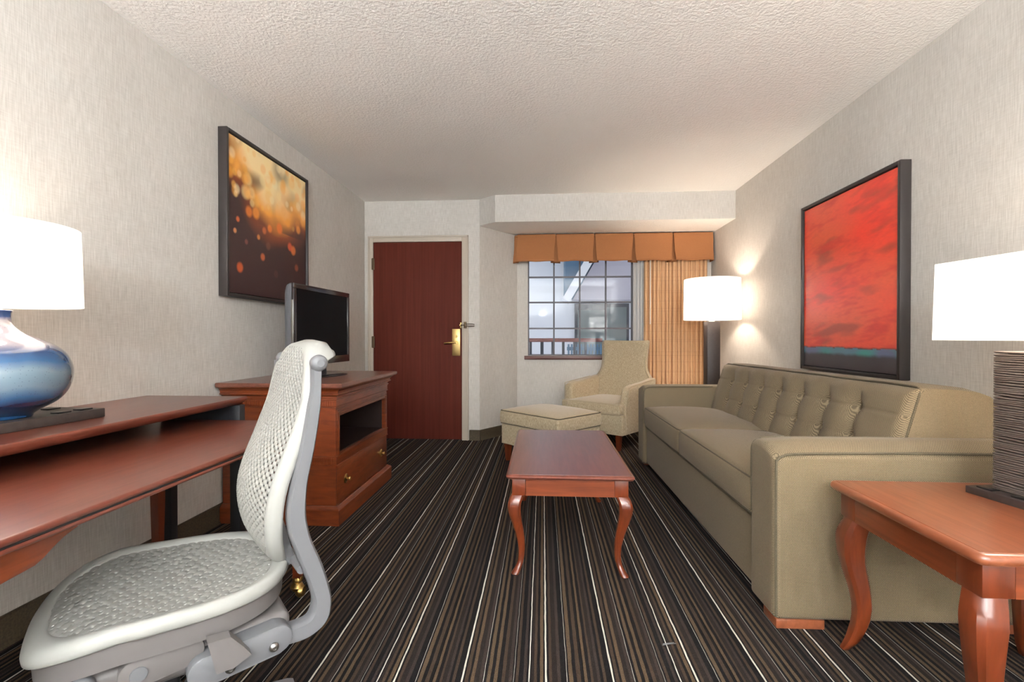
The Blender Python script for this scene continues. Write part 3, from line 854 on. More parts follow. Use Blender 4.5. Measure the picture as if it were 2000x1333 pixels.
def armchair():
    # local frame: +x forward (toward the seat front), +y to the sitter's left ; origin under the seat centre
    fx, fy = -.62, -.785; ang = math.atan2(fy, fx)
    t = thing('armchair', 'beige linen armchair angled beside the window behind the ottoman', 'armchair', (0, 0, 0), ang, local=True)
    F = V((math.cos(ang), math.sin(ang))); Lf = V((-F.y, F.x))
    # front corner nearest the sofa is the sitter's left: F*.36 + Lf*.34 -> (.675,4.452)
    c = V((.725, 4.43))-F*.355-Lf*.345
    t.location = (c.x, c.y, 0)
    hw = .345; zf = .15
    # base body
    bm = bmesh.new(); puffy(bm, -.29, .355, -hw+.005, hw-.005, zf, .335, .014, 6)
    o = obj('base', bm, M['arm'], t, auto=0)
    bm = bmesh.new(); tube(bm, [(x, y, zf+.004) for x, y in rect_loop(-.285, .352, -hw+.008, hw-.008, .012)], .004, 6, closed=True)
    obj('piping', bm, M['arm_welt'], o)
    # seat cushion (T shaped front)
    bm = bmesh.new()
    def fn(p, u, v, w):
        if w > 0: p.z += w*.018*(1-v**4)*(1-u**4)
        if u > .5: p.x += .008*(1-w*w)
        return p
    puffy(bm, -.28, .375, -.262, .262, .335, .435, .018, 10, fn)
    puffy(bm, .30, .377, -.325, .325, .337, .43, .018, 8)
    o = obj('seat_cushion', bm, M['arm'], t, auto=0)
    for z in (.432, .342):
        bm = bmesh.new(); tube(bm, [(.372, y, z) for y in (-.318, 0, .318)], .004, 6)
        obj('piping', bm, M['arm_welt'], o)
    # arms: slab, top slopes up toward the back, front face rounded, flared outward a little
    for s in (-1, 1):
        bm = bmesh.new()
        def fn(p, u, v, w, s=s):
            q = max(0, w)
            p.z += q*(.045*(-u*.5+.5)**2) - .03*max(0, (u-.55)/.45)**2*q
            p.y += s*.02*q
            p.x -= .03*max(0, u)*q
            return p
        y0, y1 = (s*hw, s*(hw-.085)) if s < 0 else (s*(hw-.085), s*hw)
        puffy(bm, -.29, .30, y0, y1, zf+.005, .60, .026, 10, fn)
        o = obj('arm', bm, M['arm'], t, auto=0)
        bm = bmesh.new(); yy = s*(hw-.004)
        tube(bm, smooth_pts([(.293, yy, .16), (.293, yy+s*.003, .4), (.270, yy+s*.016, .56), (.24, yy+s*.02, .59), (.0, yy+s*.02, .612), (-.2, yy+s*.02, .63)], 5), .004, 6)
        obj('piping', bm, M['arm_welt'], o)
    # back: raked slab with curved sides, narrower at the top with small ears
    bm = bmesh.new()
    rows = []
    ztab = [(.30, .335), (.55, .335), (.62, .325), (.70, .268), (.78, .252), (.88, .256), (.96, .264), (1.0, .267)]
    nz_ = 24; nl = 14
    def sec(z):
        hwz = sinterp(ztab, z); xf = -.215-(z-.4)*.13; xb = xf-.075-.02*(1-(z-.3)/.7)
        pts = []
        for k in range(nl+1):
            v = -1+2*k/nl; pts.append((xf-.012*(1-v*v)+(.0 if abs(v) < .98 else -.012), v*hwz))
        for k in range(nl+1):
            v = 1-2*k/nl; pts.append((xb-.02*(1-v*v)+(.014 if abs(v) > .98 else 0), v*hwz*.97))
        return pts
    rings = []
    for j in range(nz_+1):
        z = .30+.705*j/nz_; pts = sec(min(z, 1.0)); sc = 1
        tip = max(0, (j-nz_+2)/2)
        rings.append([V((x, y*(1-.012*tip), z-.004*tip+.006*(abs(y)/.28)**3*(z > .9))) for x, y in pts])
    top = rings[-1]; cx = sum(p.x for p in top)/len(top)
    rings.append([V((cx+(p.x-cx)*.7, p.y*.965, p.z+.012)) for p in top])
    loft(bm, rings)
    o = obj('backrest', bm, M['arm'], t, auto=0)
    for s in (-1, 1):
        bm = bmesh.new(); pts = []
        for z in (.62, .68, .74, .82, .9, .96, 1.0):
            pts.append((-.215-(z-.4)*.13-.006, s*(sinterp(ztab, z)+.001), z))
        tube(bm, smooth_pts(pts, 3), .004, 6)
        obj('piping', bm, M['arm_welt'], o)
    for sx in (.30, -.25):
        for sy in (-.275, .275):
            bm = bmesh.new(); tapered_leg(bm, sx, sy, zf+.005, .024, .016, .006*(1 if sx > 0 else -3), 0)
            obj('leg', bm, M['leg'], t)
armchair()

def ottoman():
    a = math.atan2(-.69, .72)
    # corners: left (-.36,4.09), front (.15,3.655), right (.49,4.05)
    c = V(((-.372+.492)/2, (4.08+4.06)/2))
    t = thing('ottoman', 'beige linen ottoman with thick cushion behind the coffee table', 'ottoman', (c.x, c.y, 0), a, local=True)
    L2, D2 = .335, .265
    bm = bmesh.new(); puffy(bm, -L2+.008, L2-.008, -D2+.008, D2-.008, .15, .315, .014, 6)
    o = obj('base', bm, M['arm'], t, auto=0)
    for z in (.153, .312):
        bm = bmesh.new(); tube(bm, [(x, y, z) for x, y in rect_loop(-L2+.01, L2-.01, -D2+.01, D2-.01, .012)], .004, 6, closed=True)
        obj('piping', bm, M['arm_welt'], o)
    bm = bmesh.new()
    def fn(p, u, v, w):
        if w > 0: p.z += w*.03*(1-u**4)*(1-v**4)
        k = 1-w*w
        p.x += .006*u*k; p.y += .006*v*k
        return p
    puffy(bm, -L2, L2, -D2, D2, .315, .432, .02, 12, fn)
    o = obj('cushion', bm, M['arm'], t, auto=0)
    for z in (.428, .322):
        bm = bmesh.new(); tube(bm, [(x, y, z) for x, y in rect_loop(-L2+.002, L2-.002, -D2+.002, D2-.002, .02)], .004, 6, closed=True)
        obj('piping', bm, M['sofa_welt'], o)
    for sx in (-1, 1):
        for sy in (-1, 1):
            bm = bmesh.new(); tapered_leg(bm, sx*(L2-.05), sy*(D2-.05), .155, .024, .015)
            obj('leg', bm, M['leg'], t)
ottoman()

# ---------------------------------------------------------------- desk (low, on castors) and shelf unit
def desk():
    x0, x1, y0, y1, h = -1.70, -.955, -.05, 2.02, .69
    t = thing('desk', 'long cherry writing desk on castors pulled out from under the wall shelf', 'desk', (-1.3, 1, 0))
    prof = [(.006, h-.030), (.001, h-.028), (0, h-.022), (.004, h-.018), (.004, h-.015), (-.002, h-.012), (-.004, h-.006), (-.001, h-.001), (.006, h)]
    bm = bmesh.new(); rings = []
    for o, z in prof: rings.append([V((px, py, z)) for px, py in rect_loop(x0+o, x1-o, y0+o, y1-o, .03, 5)])
    loft(bm, rings)
    o = obj('desktop', bm, M['mahog'], t, auto=60)
    # dark groove band along the front edge
    bm = bmesh.new(); tube(bm, [(x1-.0035, y0+.04, h-.0165), (x1-.0035, y1-.04, h-.0165)], .0028, 6)
    obj('edge_groove', bm, M['black'], o)
    # shaped apron at the near end
    bm = bmesh.new()
    poly = [(y0+.03, h-.031), (.99, h-.031), (.955, h-.036), (.925, h-.046), (.905, h-.060), (.885, h-.075), (.87, h-.082), (.80, h-.088), (.5, h-.09), (y0+.03, h-.09)]
    prism(bm, poly, x1-.045, x1-.022, 'x', r=.003)
    obj('apron', bm, M['cherry'], t)
    obj('back_rail', B(x0+.03, x0+.05, y0+.05, y1-.05, h-.09, h-.031), M['cherry'], t)
    for (x, y) in ((-.985, 1.885), (-.985, .07), (-1.64, 1.96), (-1.64, .07)):
        bm = bmesh.new()
        loft(bm, [[V((x+sx*.014, y+sy*.014, .075)) for sx, sy in ((-1, -1), (1, -1), (1, 1), (-1, 1))],
                  [V((x+sx*.022, y+sy*.022, h-.10)) for sx, sy in ((-1, -1), (1, -1), (1, 1), (-1, 1))],
                  [V((x+sx*.024, y+sy*.024, h-.031)) for sx, sy in ((-1, -1), (1, -1), (1, 1), (-1, 1))]])
        lg = obj('leg', bm, M['leg'], t)
        bm = bmesh.new()
        lathe(bm, [(.016, .085), (.020, .078), (.020, .070), (.015, .066), (.012, .058)], (x, y, 0), 20)
        lathe(bm, [(.004, -.016), (.018, -.014), (.024, -.006), (.026, 0), (.024, .006), (.018, .014), (.004, .016)], (x+.012, y, .027), 24, 'x')
        lathe(bm, [(.001, -.0195), (.012, -.019), (.021, -.012), (.026, .0), (.021, .012), (.012, .019), (.001, .0195)], (x-.004, y, .045), 20)
        obj('castor', bm, M['brass'], lg)
desk()
def hutch():
    x0, x1, y0, y1, h = -1.828, -1.345, -.1, 2.13, .78
    t = thing('wall_shelf_unit', 'raised cherry shelf top on black metal posts against the left wall', 'shelf', (-1.6, 1, 0))
    prof = [(.016, h-.032), (.010, h-.026), (.004, h-.020), (.001, h-.012), (0, h-.004), (.003, h)]
    bm = bmesh.new(); rings = []
    for o, z in prof: rings.append([V((px, py, z)) for px, py in rect_loop(x0, x1-o, y0+o, y1-o, .008, 3)])
    loft(bm, rings)
    obj('shelf_top', bm, M['mahog'], t, auto=60)
    for y in (2.075, -.03):
        for x in (-1.36, -1.68):
            obj('post', B(x-.023, x+.023, y-.02, y+.02, 0, h-.032, r=.002), M['blackmetal'], t)
    obj('end_panel', B(-1.68, -1.36, 2.065, 2.085, h-.20, h-.033), M['blackmetal'], t)
    obj('back_panel', B(-1.826, -1.815, y0+.05, y1-.05, .2+.5, h-.033), M['blackmetal'], t)
hutch()

# ---------------------------------------------------------------- TV cabinet
def cabinet():
    t = thing('television_cabinet', 'cherry wood television cabinet with open shelf and brass-knobbed drawer', 'cabinet', (-1.45, 3.05, 0))
    X0, X1, Y0, Y1 = -1.815, -1.155, 2.635, 3.515     # carcass
    H = .795
    bm = bmesh.new()
    def slab(o, z0, z1, r=0): box(bm, X0, X1+o, Y0-o, Y1+o, z0, z1, r=r)
    # plinth
    pr = [(.028, 0), (.028, .085), (.024, .092), (.012, .100), (.008, .104)]
    rings = [[V((x, y, z)) for x, y in ((X0, Y0-o), (X1+o, Y0-o), (X1+o, Y1+o), (X0, Y1+o))] for o, z in pr]
    loft(bm, rings); obj('plinth', bm, M['cab'], t, smooth=False)
    # carcass panels (open shelf on the front face x = X1)
    bm = bmesh.new(); fz0, fz1 = .385, .605; fy0, fy1 = Y0+.045, Y1-.045
    box(bm, X0, X1, Y0, Y0+.045, .10, .70); box(bm, X0, X1, Y1-.045, Y1, .10, .70)
    box(bm, X0, X0+.02, Y0+.045, Y1-.045, .10, .70)
    box(bm, X0+.02, X1, Y0+.045, Y1-.045, fz1, .70); box(bm, X0+.02, X1-.004, Y0+.045, Y1-.045, .30, fz0)
    box(bm, X0+.02, X1-.03, Y0+.045, Y1-.045, .10, .30)
    obj('carcass', bm, M['cab'], t, smooth=False)
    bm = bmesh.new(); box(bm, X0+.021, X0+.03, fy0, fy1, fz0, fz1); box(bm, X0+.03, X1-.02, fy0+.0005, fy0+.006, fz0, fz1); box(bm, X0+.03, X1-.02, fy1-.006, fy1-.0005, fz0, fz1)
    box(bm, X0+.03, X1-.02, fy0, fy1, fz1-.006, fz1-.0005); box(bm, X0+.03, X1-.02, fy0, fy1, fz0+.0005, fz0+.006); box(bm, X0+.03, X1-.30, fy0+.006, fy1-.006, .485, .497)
    obj('shelf_shade_lining', bm, M['shaded_in'], t, smooth=False)  # dark sheets paint the shade inside the opening; inner shelf included
    # frame molding around opening
    bm = bmesh.new()
    for k, (o, d) in enumerate(((.0, .004), (.014, .008), (.028, .005))):
        w = .008
        box(bm, X1, X1+d, fy0-o-w, fy0-o, fz0, fz1+o+w); box(bm, X1, X1+d, fy1+o, fy1+o+w, fz0, fz1+o+w); box(bm, X1, X1+d, fy0-o, fy1+o, fz1+o, fz1+o+w)
    obj('opening_molding', bm, M['cab'], t, smooth=False)
    # reeded bands
    def band(name, z0, z1, o):
        bm = bmesh.new(); rings = [[V((x, y, z)) for x, y in ((X0, Y0-q), (X1+q, Y0-q), (X1+q, Y1+q), (X0, Y1+q))] for q, z in ((0, z0), (o, z0+.002), (o, z0+.006), (o-.003, z0+.008), (o-.003, z1-.008), (o, z1-.006), (o, z1-.002), (0, z1))]
        loft(bm, rings)
        for k in range(56):
            x = X0+.04+k*.0112
            if x < X1-.004: box(bm, x, x+.006, Y0-o-.0005, Y0-o+.004, z0+.010, z1-.010)
        obj(name, bm, M['cab'], t, smooth=False)
    band('reeded_band', .655, .702, .008)
    band('reeded_band', .325, .382, .008)
    # crown molding
    crown = [(.0, .700), (.012, .702), (.012, .708), (.007, .710), (.007, .718), (.016, .724), (.026, .728), (.026, .734), (.020, .736), (.022, .748), (.032, .760), (.046, .768), (.058, .770), (.058, .772)]
    bm = bmesh.new(); rings = [[V((x, y, z)) for x, y in ((X0, Y0-o), (X1+o, Y0-o), (X1+o, Y1+o), (X0, Y1+o))] for o, z in crown]
    loft(bm, rings); obj('crown_molding', bm, M['cab'], t, smooth=False)
    o_ = .062; bm = bmesh.new()
    rings = [[V((x, y, z)) for x, y in ((X0, Y0-q), (X1+q, Y0-q), (X1+q, Y1+q), (X0, Y1+q))] for q, z in ((o_-.004, .772), (o_, .776), (o_, .790), (o_-.004, H))]
    loft(bm, rings); obj('cabinet_top', bm, M['cab_top'], t, smooth=False)
    # drawer
    d = obj('drawer', B(X1-.028, X1+.002, Y0+.012, Y1-.012, .108, .328, r=.003), M['cab'], t)
    for y in (Y0+.13, Y1-.13):
        bm = bmesh.new()
        lathe(bm, [(.001, 0), (.027, 0), (.027, .003), (.022, .006), (.017, .0045), (.013, .006), (.006, .009), (.006, .016), (.010, .019), (.0125, .024), (.010, .029), (.001, .031)], (X1+.002, y, .222), 24, 'x')
        obj('knob', bm, M['brass'], d)
cabinet()

# ---------------------------------------------------------------- television
def television():
    t = thing('television', 'black flat screen television on the cherry cabinet', 'television', (-1.462, 3.135, .795), math.radians(-3), local=True)
    w, z0, z1 = .365, .078, .578
    bm = bmesh.new()
    # body: y along width, x forward
    loops = []
    for x, ins, r in ((-.066, .05, .04), (-.06, .03, .045), (-.04, .008, .03), (-.012, .0, .012), (.0, 0, .010)):
        loops.append([V((x, a, b)) for a, b in rect_loop(-w+ins, w-ins, z0+ins*.6, z1-ins*.6, r, 4)])
    loft(bm, loops); obj('rear_housing', bm, M['tvgrey'], t, auto=45)
    bm = bmesh.new(); o = .032
    for (a, b, c, d) in ((-w, w, z1-o, z1), (-w, w, z0, z0+.05), (-w, -w+o, z0+.05, z1-o), (w-o, w, z0+.05, z1-o)):
        box(bm, .0, .016, a, b, c, d, r=.003)
    bz = obj('bezel', bm, M['tvblack'], t)
    bm = bmesh.new(); lathe(bm, [(.03, 0), (.03, .004), (.027, .006)], (0, 0, 0), 3)
    bm.free()
    obj('side_trim', B(-.004, .012, -w-.0015, -w+.004, z0+.06, z1-.10, r=.001), M['steel'], bz, label='thin silver side strip')
    obj('logo_bar', B(.0155, .0175, -.05, .05, z0+.015, z0+.026, r=.001), M['tvgrey'], bz)
    obj('screen', B(.002, .011, -w+o-.002, w-o+.002, z0+.048, z1-o+.002), M['screen'], t, smooth=False)
    bm = bmesh.new(); prism(bm, [(-.02, -.045), (.0, -.05), (.0, .05), (-.02, .045)], .01, .14, 'z', r=.003)
    obj('neck', bm, M['tvblack'], t)
    bm = bmesh.new(); rings = []
    for z, k in ((0, 1), (.006, 1.0), (.012, .93), (.015, .8)):
        rings.append([V((.02+.12*k*math.cos(2*PI*i/40), .20*k*math.sin(2*PI*i/40), z)) for i in range(40)])
    loft(bm, rings); obj('stand_base', bm, M['tvblack'], t, auto=50)
television()

# ---------------------------------------------------------------- lamps
def drum(r0, r1, z0, z1, th=.002, n=64):
    bm = bmesh.new(); lathe_pts = [(r0, z0), (r1, z1), (r1-th, z1), (r0-th, z0)]
    rings = []
    for r, z in lathe_pts: rings.append([bm.verts.new((r*math.cos(2*PI*i/n), r*math.sin(2*PI*i/n), z)) for i in range(n)])
    for a, b in zip(rings, rings[1:]+rings[:1]):
        for i in range(n): bm.faces.new((a[i], a[(i+1) % n], b[(i+1) % n], b[i]))
    return bm
def bulb(parent, z, power, r=.045, col=(1, .84, .68), loc=(0, 0)):
    bm = bmesh.new(); lathe(bm, [(.001, .055), (.018, .05), (.028, .035), (.03, .015), (.024, -.008), (.014, -.03), (.013, -.055), (.001, -.056)], (loc[0], loc[1], z), 20)
    obj('bulb', bm, M['bulbm'], parent)
    l = bpy.data.lights.new('lamp_light', 'POINT'); l.energy = power; l.color = col; l.shadow_soft_size = r
    o = bpy.data.objects.new('bulb_light', l); COL.objects.link(o); o.parent = parent; o.location = (loc[0], loc[1], z)
def make_bulb_mat():
    m, nt, b, N, L = newmat('bulb_glass')
    t = N.new('ShaderNodeBsdfTransparent'); e = N.new('ShaderNodeEmission'); e.inputs[0].default_value = (1, .9, .75, 1); e.inputs[1].default_value = 3
    a = N.new('ShaderNodeAddShader'); L.new(t.outputs[0], a.inputs[0]); L.new(e.outputs[0], a.inputs[1]); L.new(a.outputs[0], nt.nodes['Material Output'].inputs[0])
    return m
M['bulbm'] = make_bulb_mat()

# floor lamp
t = thing('floor_lamp', 'floor lamp with white drum shade and square dark column in the corner', 'lamp', (1.532, 4.50, 0), 0, local=True)
obj('base', B(-.13, .13, -.13, .13, 0, .03, r=.004), M['espresso'], t)
obj('column', B(-.056, .056, -.056, .056, .03, 1.19, r=.003), M['espresso'], t)
bm = bmesh.new(); lathe(bm, [(.024, 1.19), (.024, 1.235), (.016, 1.24), (.016, 1.30)], (0, 0, 0), 20); obj('socket', bm, M['socket'], t)
obj('lamp_shade', drum(.244, .240, 1.207, 1.575), M['shade_f'], t)
bm = bmesh.new()
for k in range(3):
    a = 2*PI*k/3+.4; tube(bm, [(.0, 0, 1.53), (.239*math.cos(a), .239*math.sin(a), 1.545)], .002, 6)
tube(bm, [(0, 0, 1.30), (0, 0, 1.535)], .003, 6)
obj('shade_spider', bm, M['steel'], t)
bulb(t, 1.38, 5.4)

# blue glass table lamp on the shelf
t = thing('table_lamp', 'blue and white ombre glass table lamp with white shade on the shelf top', 'lamp', (-1.600, 1.322, .78), math.radians(90-3), local=True)
pb = obj('power_base', B(-.17, .235, -.105, .105, .0, .030, r=.003), M['espresso'], t)
for x in (.10, .17): obj('outlet', B(x, x+.04, -.085, -.055, .030, .034, r=.001), M['outlet'], pb)
obj('outlet', B(.165, .205, .03, .06, .030, .034, r=.001), M['outlet'], pb)
bm = bmesh.new()
prof = [(.001, .0), (.068, .0), (.078, .010), (.096, .023), (.130, .044), (.152, .069), (.165, .100), (.169, .136), (.163, .166), (.149, .194), (.124, .218), (.094, .235), (.066, .249), (.048, .262), (.036, .276), (.031, .290), (.031, .31), (.033, .316), (.030, .320), (.001, .320)]
pp = [(p.x, p.y) for p in smooth_pts([(a, b, 0) for a, b in prof], 4)]
lathe(bm, [(max(.0005, a), b) for a, b in pp], (0, 0, 0), 72)
me_o = obj('glass_body', bm, M['glassblue'], t, auto=0); me_o.location = (0, 0, .030)
bm = bmesh.new(); lathe(bm, [(.012, .33), (.012, .40), (.016, .41), (.016, .46)], (0, 0, 0), 20); obj('socket', bm, M['socket'], t)
obj('lamp_shade', drum(.194, .188, .362, .600), M['shade'], t)
bulb(t, .49, 1.9)

# ribbed table lamp on the end table (rectangular)
ang = math.atan2(.986, -.165)
t = thing('table_lamp', 'dark ribbed block table lamp with rectangular white shade on the end table', 'lamp', (1.478, 1.445, .56), ang, local=True)
# local x along the long side (pointing away from camera), local y to the left (toward room)
pb = obj('power_base', B(-.19, .19, -.10, .115, 0, .022, r=.002), M['espresso'], t)
for x in (.125, .03): obj('outlet', B(x, x+.045, .072, .100, .022, .026, r=.001), M['outlet'], pb)
bm = bmesh.new()
nr = 62; zs0, zs1 = .022, .447
for k in range(nr):
    z0 = zs0+(zs1-zs0)*k/nr; z1 = zs0+(zs1-zs0)*(k+1)/nr
    dz = (z1-z0)
    ringsL = []
    for f, o in ((0, -.0025), (.2, .0), (.5, .0012), (.8, 0), (1, -.0025)):
        pts = []
        for i, (x, y) in enumerate(rect_loop(-.150-o, .150+o, -.070-o, .070+o, .006, 3)):
            pts.append(V((x, y, z0+dz*f+(.0015*math.sin(x*21+k*1.3)+.001*math.sin(y*35+k)) * (0 if (k == 0 and f == 0) or (k == nr-1 and f == 1) else 1))))
        # more samples along the long side
        ext = []
        for i in range(len(pts)):
            a, b = pts[i], pts[(i+1) % len(pts)]; ext.append(a)
            if (a-b).length > .05:
                for q in range(1, 8):
                    c_ = a.lerp(b, q/8); c_.z = z0+dz*f+(.0015*math.sin(c_.x*21+k*1.3)+.001*math.sin(c_.y*35+k)) * (0 if (k == 0 and f == 0) or (k == nr-1 and f == 1) else 1); ext.append(c_)
        ringsL.append(ext)
    loft(bm, ringsL)
obj('ribbed_body', bm, M['ribbed'], t, auto=60)
bm = bmesh.new(); lathe(bm, [(.016, .447), (.016, .50), (.014, .54)], (0, 0, 0), 20); obj('socket', bm, M['socket'], t)
bm = bmesh.new(); a0, b0, a1, b1 = .262, .162, .258, .158; z0, z1 = .468-.0, .722
z0, z1 = .480, .728
rings = [[V((x, y, z)) for x, y in rect_loop(-a, a, -b, b, .006, 3)] for a, b, z in ((a0, b0, z0), (a1, b1, z1), (a1-.003, b1-.003, z1), (a0-.003, b0-.003, z0), (a0, b0, z0))]
loft(bm, rings, cap=False); obj('lamp_shade', bm, M['shade'], t, auto=45)
bm = bmesh.new(); tube(bm, [(-.255, 0, .715), (.255, 0, .715)], .002, 6); tube(bm, [(0, 0, .53), (0, 0, .715)], .003, 6); obj('shade_spider', bm, M['steel'], t)
bulb(t, .61, 4)

# ---------------------------------------------------------------- office chair
def chair():
    t = thing('office_chair', 'cream and grey perforated ergonomic office chair pulled up to the desk', 'chair', (-.93, 1.15, 0), math.radians(222), local=True)
    # local +x forward, +y is the side nearest the camera
    def perforated(name, surf, u0, u1, v0, v1, pu, pv, inside, mat, thick, hole, amp, bb, dm):
        """staggered oval pads joined at their edges, open at the three-way gaps between them"""
        sub = 8; nu = int((u1-u0)/pu*sub); nv = int((v1-v0)/pv*sub); bm = bmesh.new(); G = {}
        U = lambda i: u0+i*pu/sub
        Vv = lambda j: v0+j*pv/sub
        def dist(u, v):
            q = (v-v0)/pv; m = 9
            for r in range(math.floor(q)-1, math.floor(q)+3):
                lx = ((u-u0)/pu+(.5 if r % 2 else 0)) % 1; dx = min(lx, 1-lx); m = min(m, dx*dx+bb*(q-r)**2)
            return math.sqrt(m)
        def vert(i, j):
            if (i, j) in G: return G[(i, j)]
            u = U(i); v = Vv(j)
            p, n = surf(u, v); d = dist(u, v)
            G[(i, j)] = bm.verts.new(p+n*amp*(1-min(1, d/dm)**2)); return G[(i, j)]
        for i in range(nu):
            for j in range(nv):
                u = U(i+.5); v = Vv(j+.5)
                if not inside(u, v) or dist(u, v) > hole: continue
                bm.faces.new((vert(i, j), vert(i+1, j), vert(i+1, j+1), vert(i, j+1)))
        o = obj(name, bm, mat, t, auto=0)
        md = o.modifiers.new('s', 'SOLIDIFY'); md.thickness = thick; md.offset = -1
        return o
    # --- seat
    Sz = [(-.26, .462), (-.22, .446), (-.15, .436), (-.05, .434), (.05, .438), (.13, .440), (.20, .430), (.25, .405), (.29, .365), (.31, .335)]
    def sw(f): return sinterp([(-.28, .20), (-.2, .22), (-.1, .234), (0, .241), (.1, .246), (.2, .246), (.32, .23)], f)
    fc, fh, ne = -.002, .262, 2.9
    def seat_z(f, s):
        w = .25; return sinterp(Sz, f)+.020*(s/w)**2*(1 if f < .1 else max(.0, 1-(f-.1)/.15))+.004
    def seat_surf(u, v):
        p = V((u, v, seat_z(u, v))); e = .003
        du = V((2*e, 0, seat_z(u+e, v)-seat_z(u-e, v))); dv = V((0, 2*e, seat_z(u, v+e)-seat_z(u, v-e)))
        return p, du.cross(dv).normalized()
    def seat_in(u, v, k=.86): return (abs((u-fc)/(fh*k)))**ne+(abs(v/(sw(u)*k)))**ne < 1
    perforated('seat', seat_surf, fc-fh, fc+fh, -.25, .25, .0225, .0245, seat_in, M['creammesh'], .003, .47, .0022, .6, .55)
    def ringpts(k, dz, n=96):
        out = []
        for i in range(n):
            a = 2*PI*i/n; ca, sa = math.cos(a), math.sin(a)
            f = fc+fh*k*math.copysign(abs(ca)**(2/ne), ca); s = sw(f)*k*math.copysign(abs(sa)**(2/ne), sa)
            out.append(V((f, s, seat_z(f, s)+dz)))
        return out
    bm = bmesh.new()
    prof = [(.83, -.004), (.845, .002), (.87, .005), (.93, .008), (.97, .006), (.995, -.001), (1.005, -.012), (1.0, -.022), (.985, -.026), (.90, -.022), (.83, -.014)]
    loft(bm, [ringpts(k, dz) for k, dz in prof]+[ringpts(*prof[0])], cap=False)
    bmesh.ops.remove_doubles(bm, verts=bm.verts, dist=1e-5)
    obj('seat_rim', bm, M['cream'], t, auto=0)
    # seat pan skirt
    bm = bmesh.new()
    def pan(k, dz):
        return [V((p.x*.985+.0, p.y, p.z)) for p in ringpts(k, dz)]
    loft(bm, [pan(.95, -.024), pan(.955, -.05), pan(.95, -.072), pan(.90, -.074), pan(.88, -.060), pan(.87, -.028)]+[pan(.95, -.024)], cap=False)
    sp = obj('seat_pan', bm, M['greypl2'], t, auto=40)
    bm = bmesh.new(); loft(bm, [pan(.90, -.066), pan(.6, -.068), pan(.2, -.068)]); obj('under_shell', bm, M['blackmetal'], t, auto=40)
    # --- back
    Pf = [(.42, -.262), (.45, -.243), (.50, -.220), (.55, -.203), (.62, -.196), (.68, -.204), (.767, -.233), (.867, -.268), (.95, -.283), (1.0, -.296), (1.03, -.306), (1.06, -.322)]
    def bul(z): return sinterp([(.42, .012), (.5, .03), (.6, .038), (.7, .034), (.8, .022), (.9, .010), (1.0, .004), (1.06, .0)], z)
    zc, zh, nb_ = .748, .308, 3.6
    def bw(z): return sinterp([(.42, .16), (.5, .185), (.6, .200), (.75, .205), (.9, .2), (1.0, .19), (1.06, .18)], z)
    def back_x(s, z): return sinterp(Pf, z)+bul(z)*(1-(s/.2)**2)
    def back_surf(s, z):
        e = .003; p = V((back_x(s, z), s, z))
        ds = V((back_x(s+e, z)-back_x(s-e, z), 2*e, 0)); dz = V((back_x(s, z+e)-back_x(s, z-e), 0, 2*e))
        return p, ds.cross(dz).normalized()
    def back_in(s, z, k=.87): return (abs((z-zc)/(zh*(k+.02))))**nb_+(abs(s/(bw(z)*k)))**nb_ < 1
    perforated('backrest', back_surf, -.205, .205, .44, 1.06, .025, .0088, back_in, M['creammesh'], .003, .41, .006, .25, .5)
    def bring(k, dx, n=110, kz=None):
        out = []; kz = kz or k
        for i in range(n):
            a = 2*PI*i/n; ca, sa = math.cos(a), math.sin(a)
            z = zc+zh*kz*math.copysign(abs(sa)**(2/nb_), sa); s = bw(z)*k*math.copysign(abs(ca)**(2/nb_), ca)
            s0 = max(-.2, min(.2, s))
            q = dx; g = max(0, min(1, (z-.975)/.06)); oz = 0
            if g > 0 and k > .90:
                m = min(1, (k-.90)/.09) if dx > -.012 else (1.0 if k > .95 else .7)
                q = dx-.042*g*m*m; oz = -.006*g*m*m-(.030*g if dx < -.012 else (.010*g if dx < -.002 else 0))
            out.append(V((back_x(s0, z)+q, s, z+oz)))
        return out
    bm = bmesh.new()
    prof = [(.84, -.003), (.86, .003), (.88, .0055), (.93, .006), (.97, .003), (.99, -.004), (.995, -.016), (.985, -.024), (.965, -.026), (.90, -.016), (.84, -.009)]
    loft(bm, [bring(k, dx) for k, dx in prof]+[bring(*prof[0])], cap=False)
    bmesh.ops.remove_doubles(bm, verts=bm.verts, dist=1e-5)
    obj('backrest_rim', bm, M['cream'], t, auto=0)
    # --- spine uprights (near and far)
    Lp = [(-.285, .978), (-.283, .92), (-.272, .869), (-.253, .769), (-.236, .696), (-.224, .624), (-.226, .578), (-.233, .546), (-.252, .489), (-.276, .416), (-.282, .378), (-.266, .346), (-.216, .345), (-.17, .350)]
    Rp = [(-.308, .978), (-.306, .92), (-.303, .866), (-.287, .764), (-.271, .689), (-.266, .613), (-.272, .568), (-.282, .532), (-.304, .474), (-.323, .403), (-.325, .362), (-.312, .326), (-.269, .303), (-.20, .306)]
    Ls = smooth_pts([(a, b, 0) for a, b in Lp], 5); Rs = smooth_pts([(a, b, 0) for a, b in Rp], 5)
    for sgn in (1, -1):
        bm = bmesh.new(); rings = []
        for i, (a, b) in enumerate(zip(Ls, Rs)):
            f = i/(len(Ls)-1); y0 = (.178+.010*f)*sgn; y1 = (.212+.022*f)*sgn
            if f > .8: y0 -= .0*sgn
            d = (b-a); e = d*.12; h = (y1-y0)*.18
            P = lambda q, y: V((q.x, y, q.y))
            rings.append([P(a, y0+h), P(a+e, y0), P(b-e, y0), P(b, y0+h), P(b, y1-h), P(b-e, y1), P(a+e, y1), P(a, y1-h)])
        loft(bm, rings)
        up = obj('back_upright', bm, M['greypl'], t, auto=50)
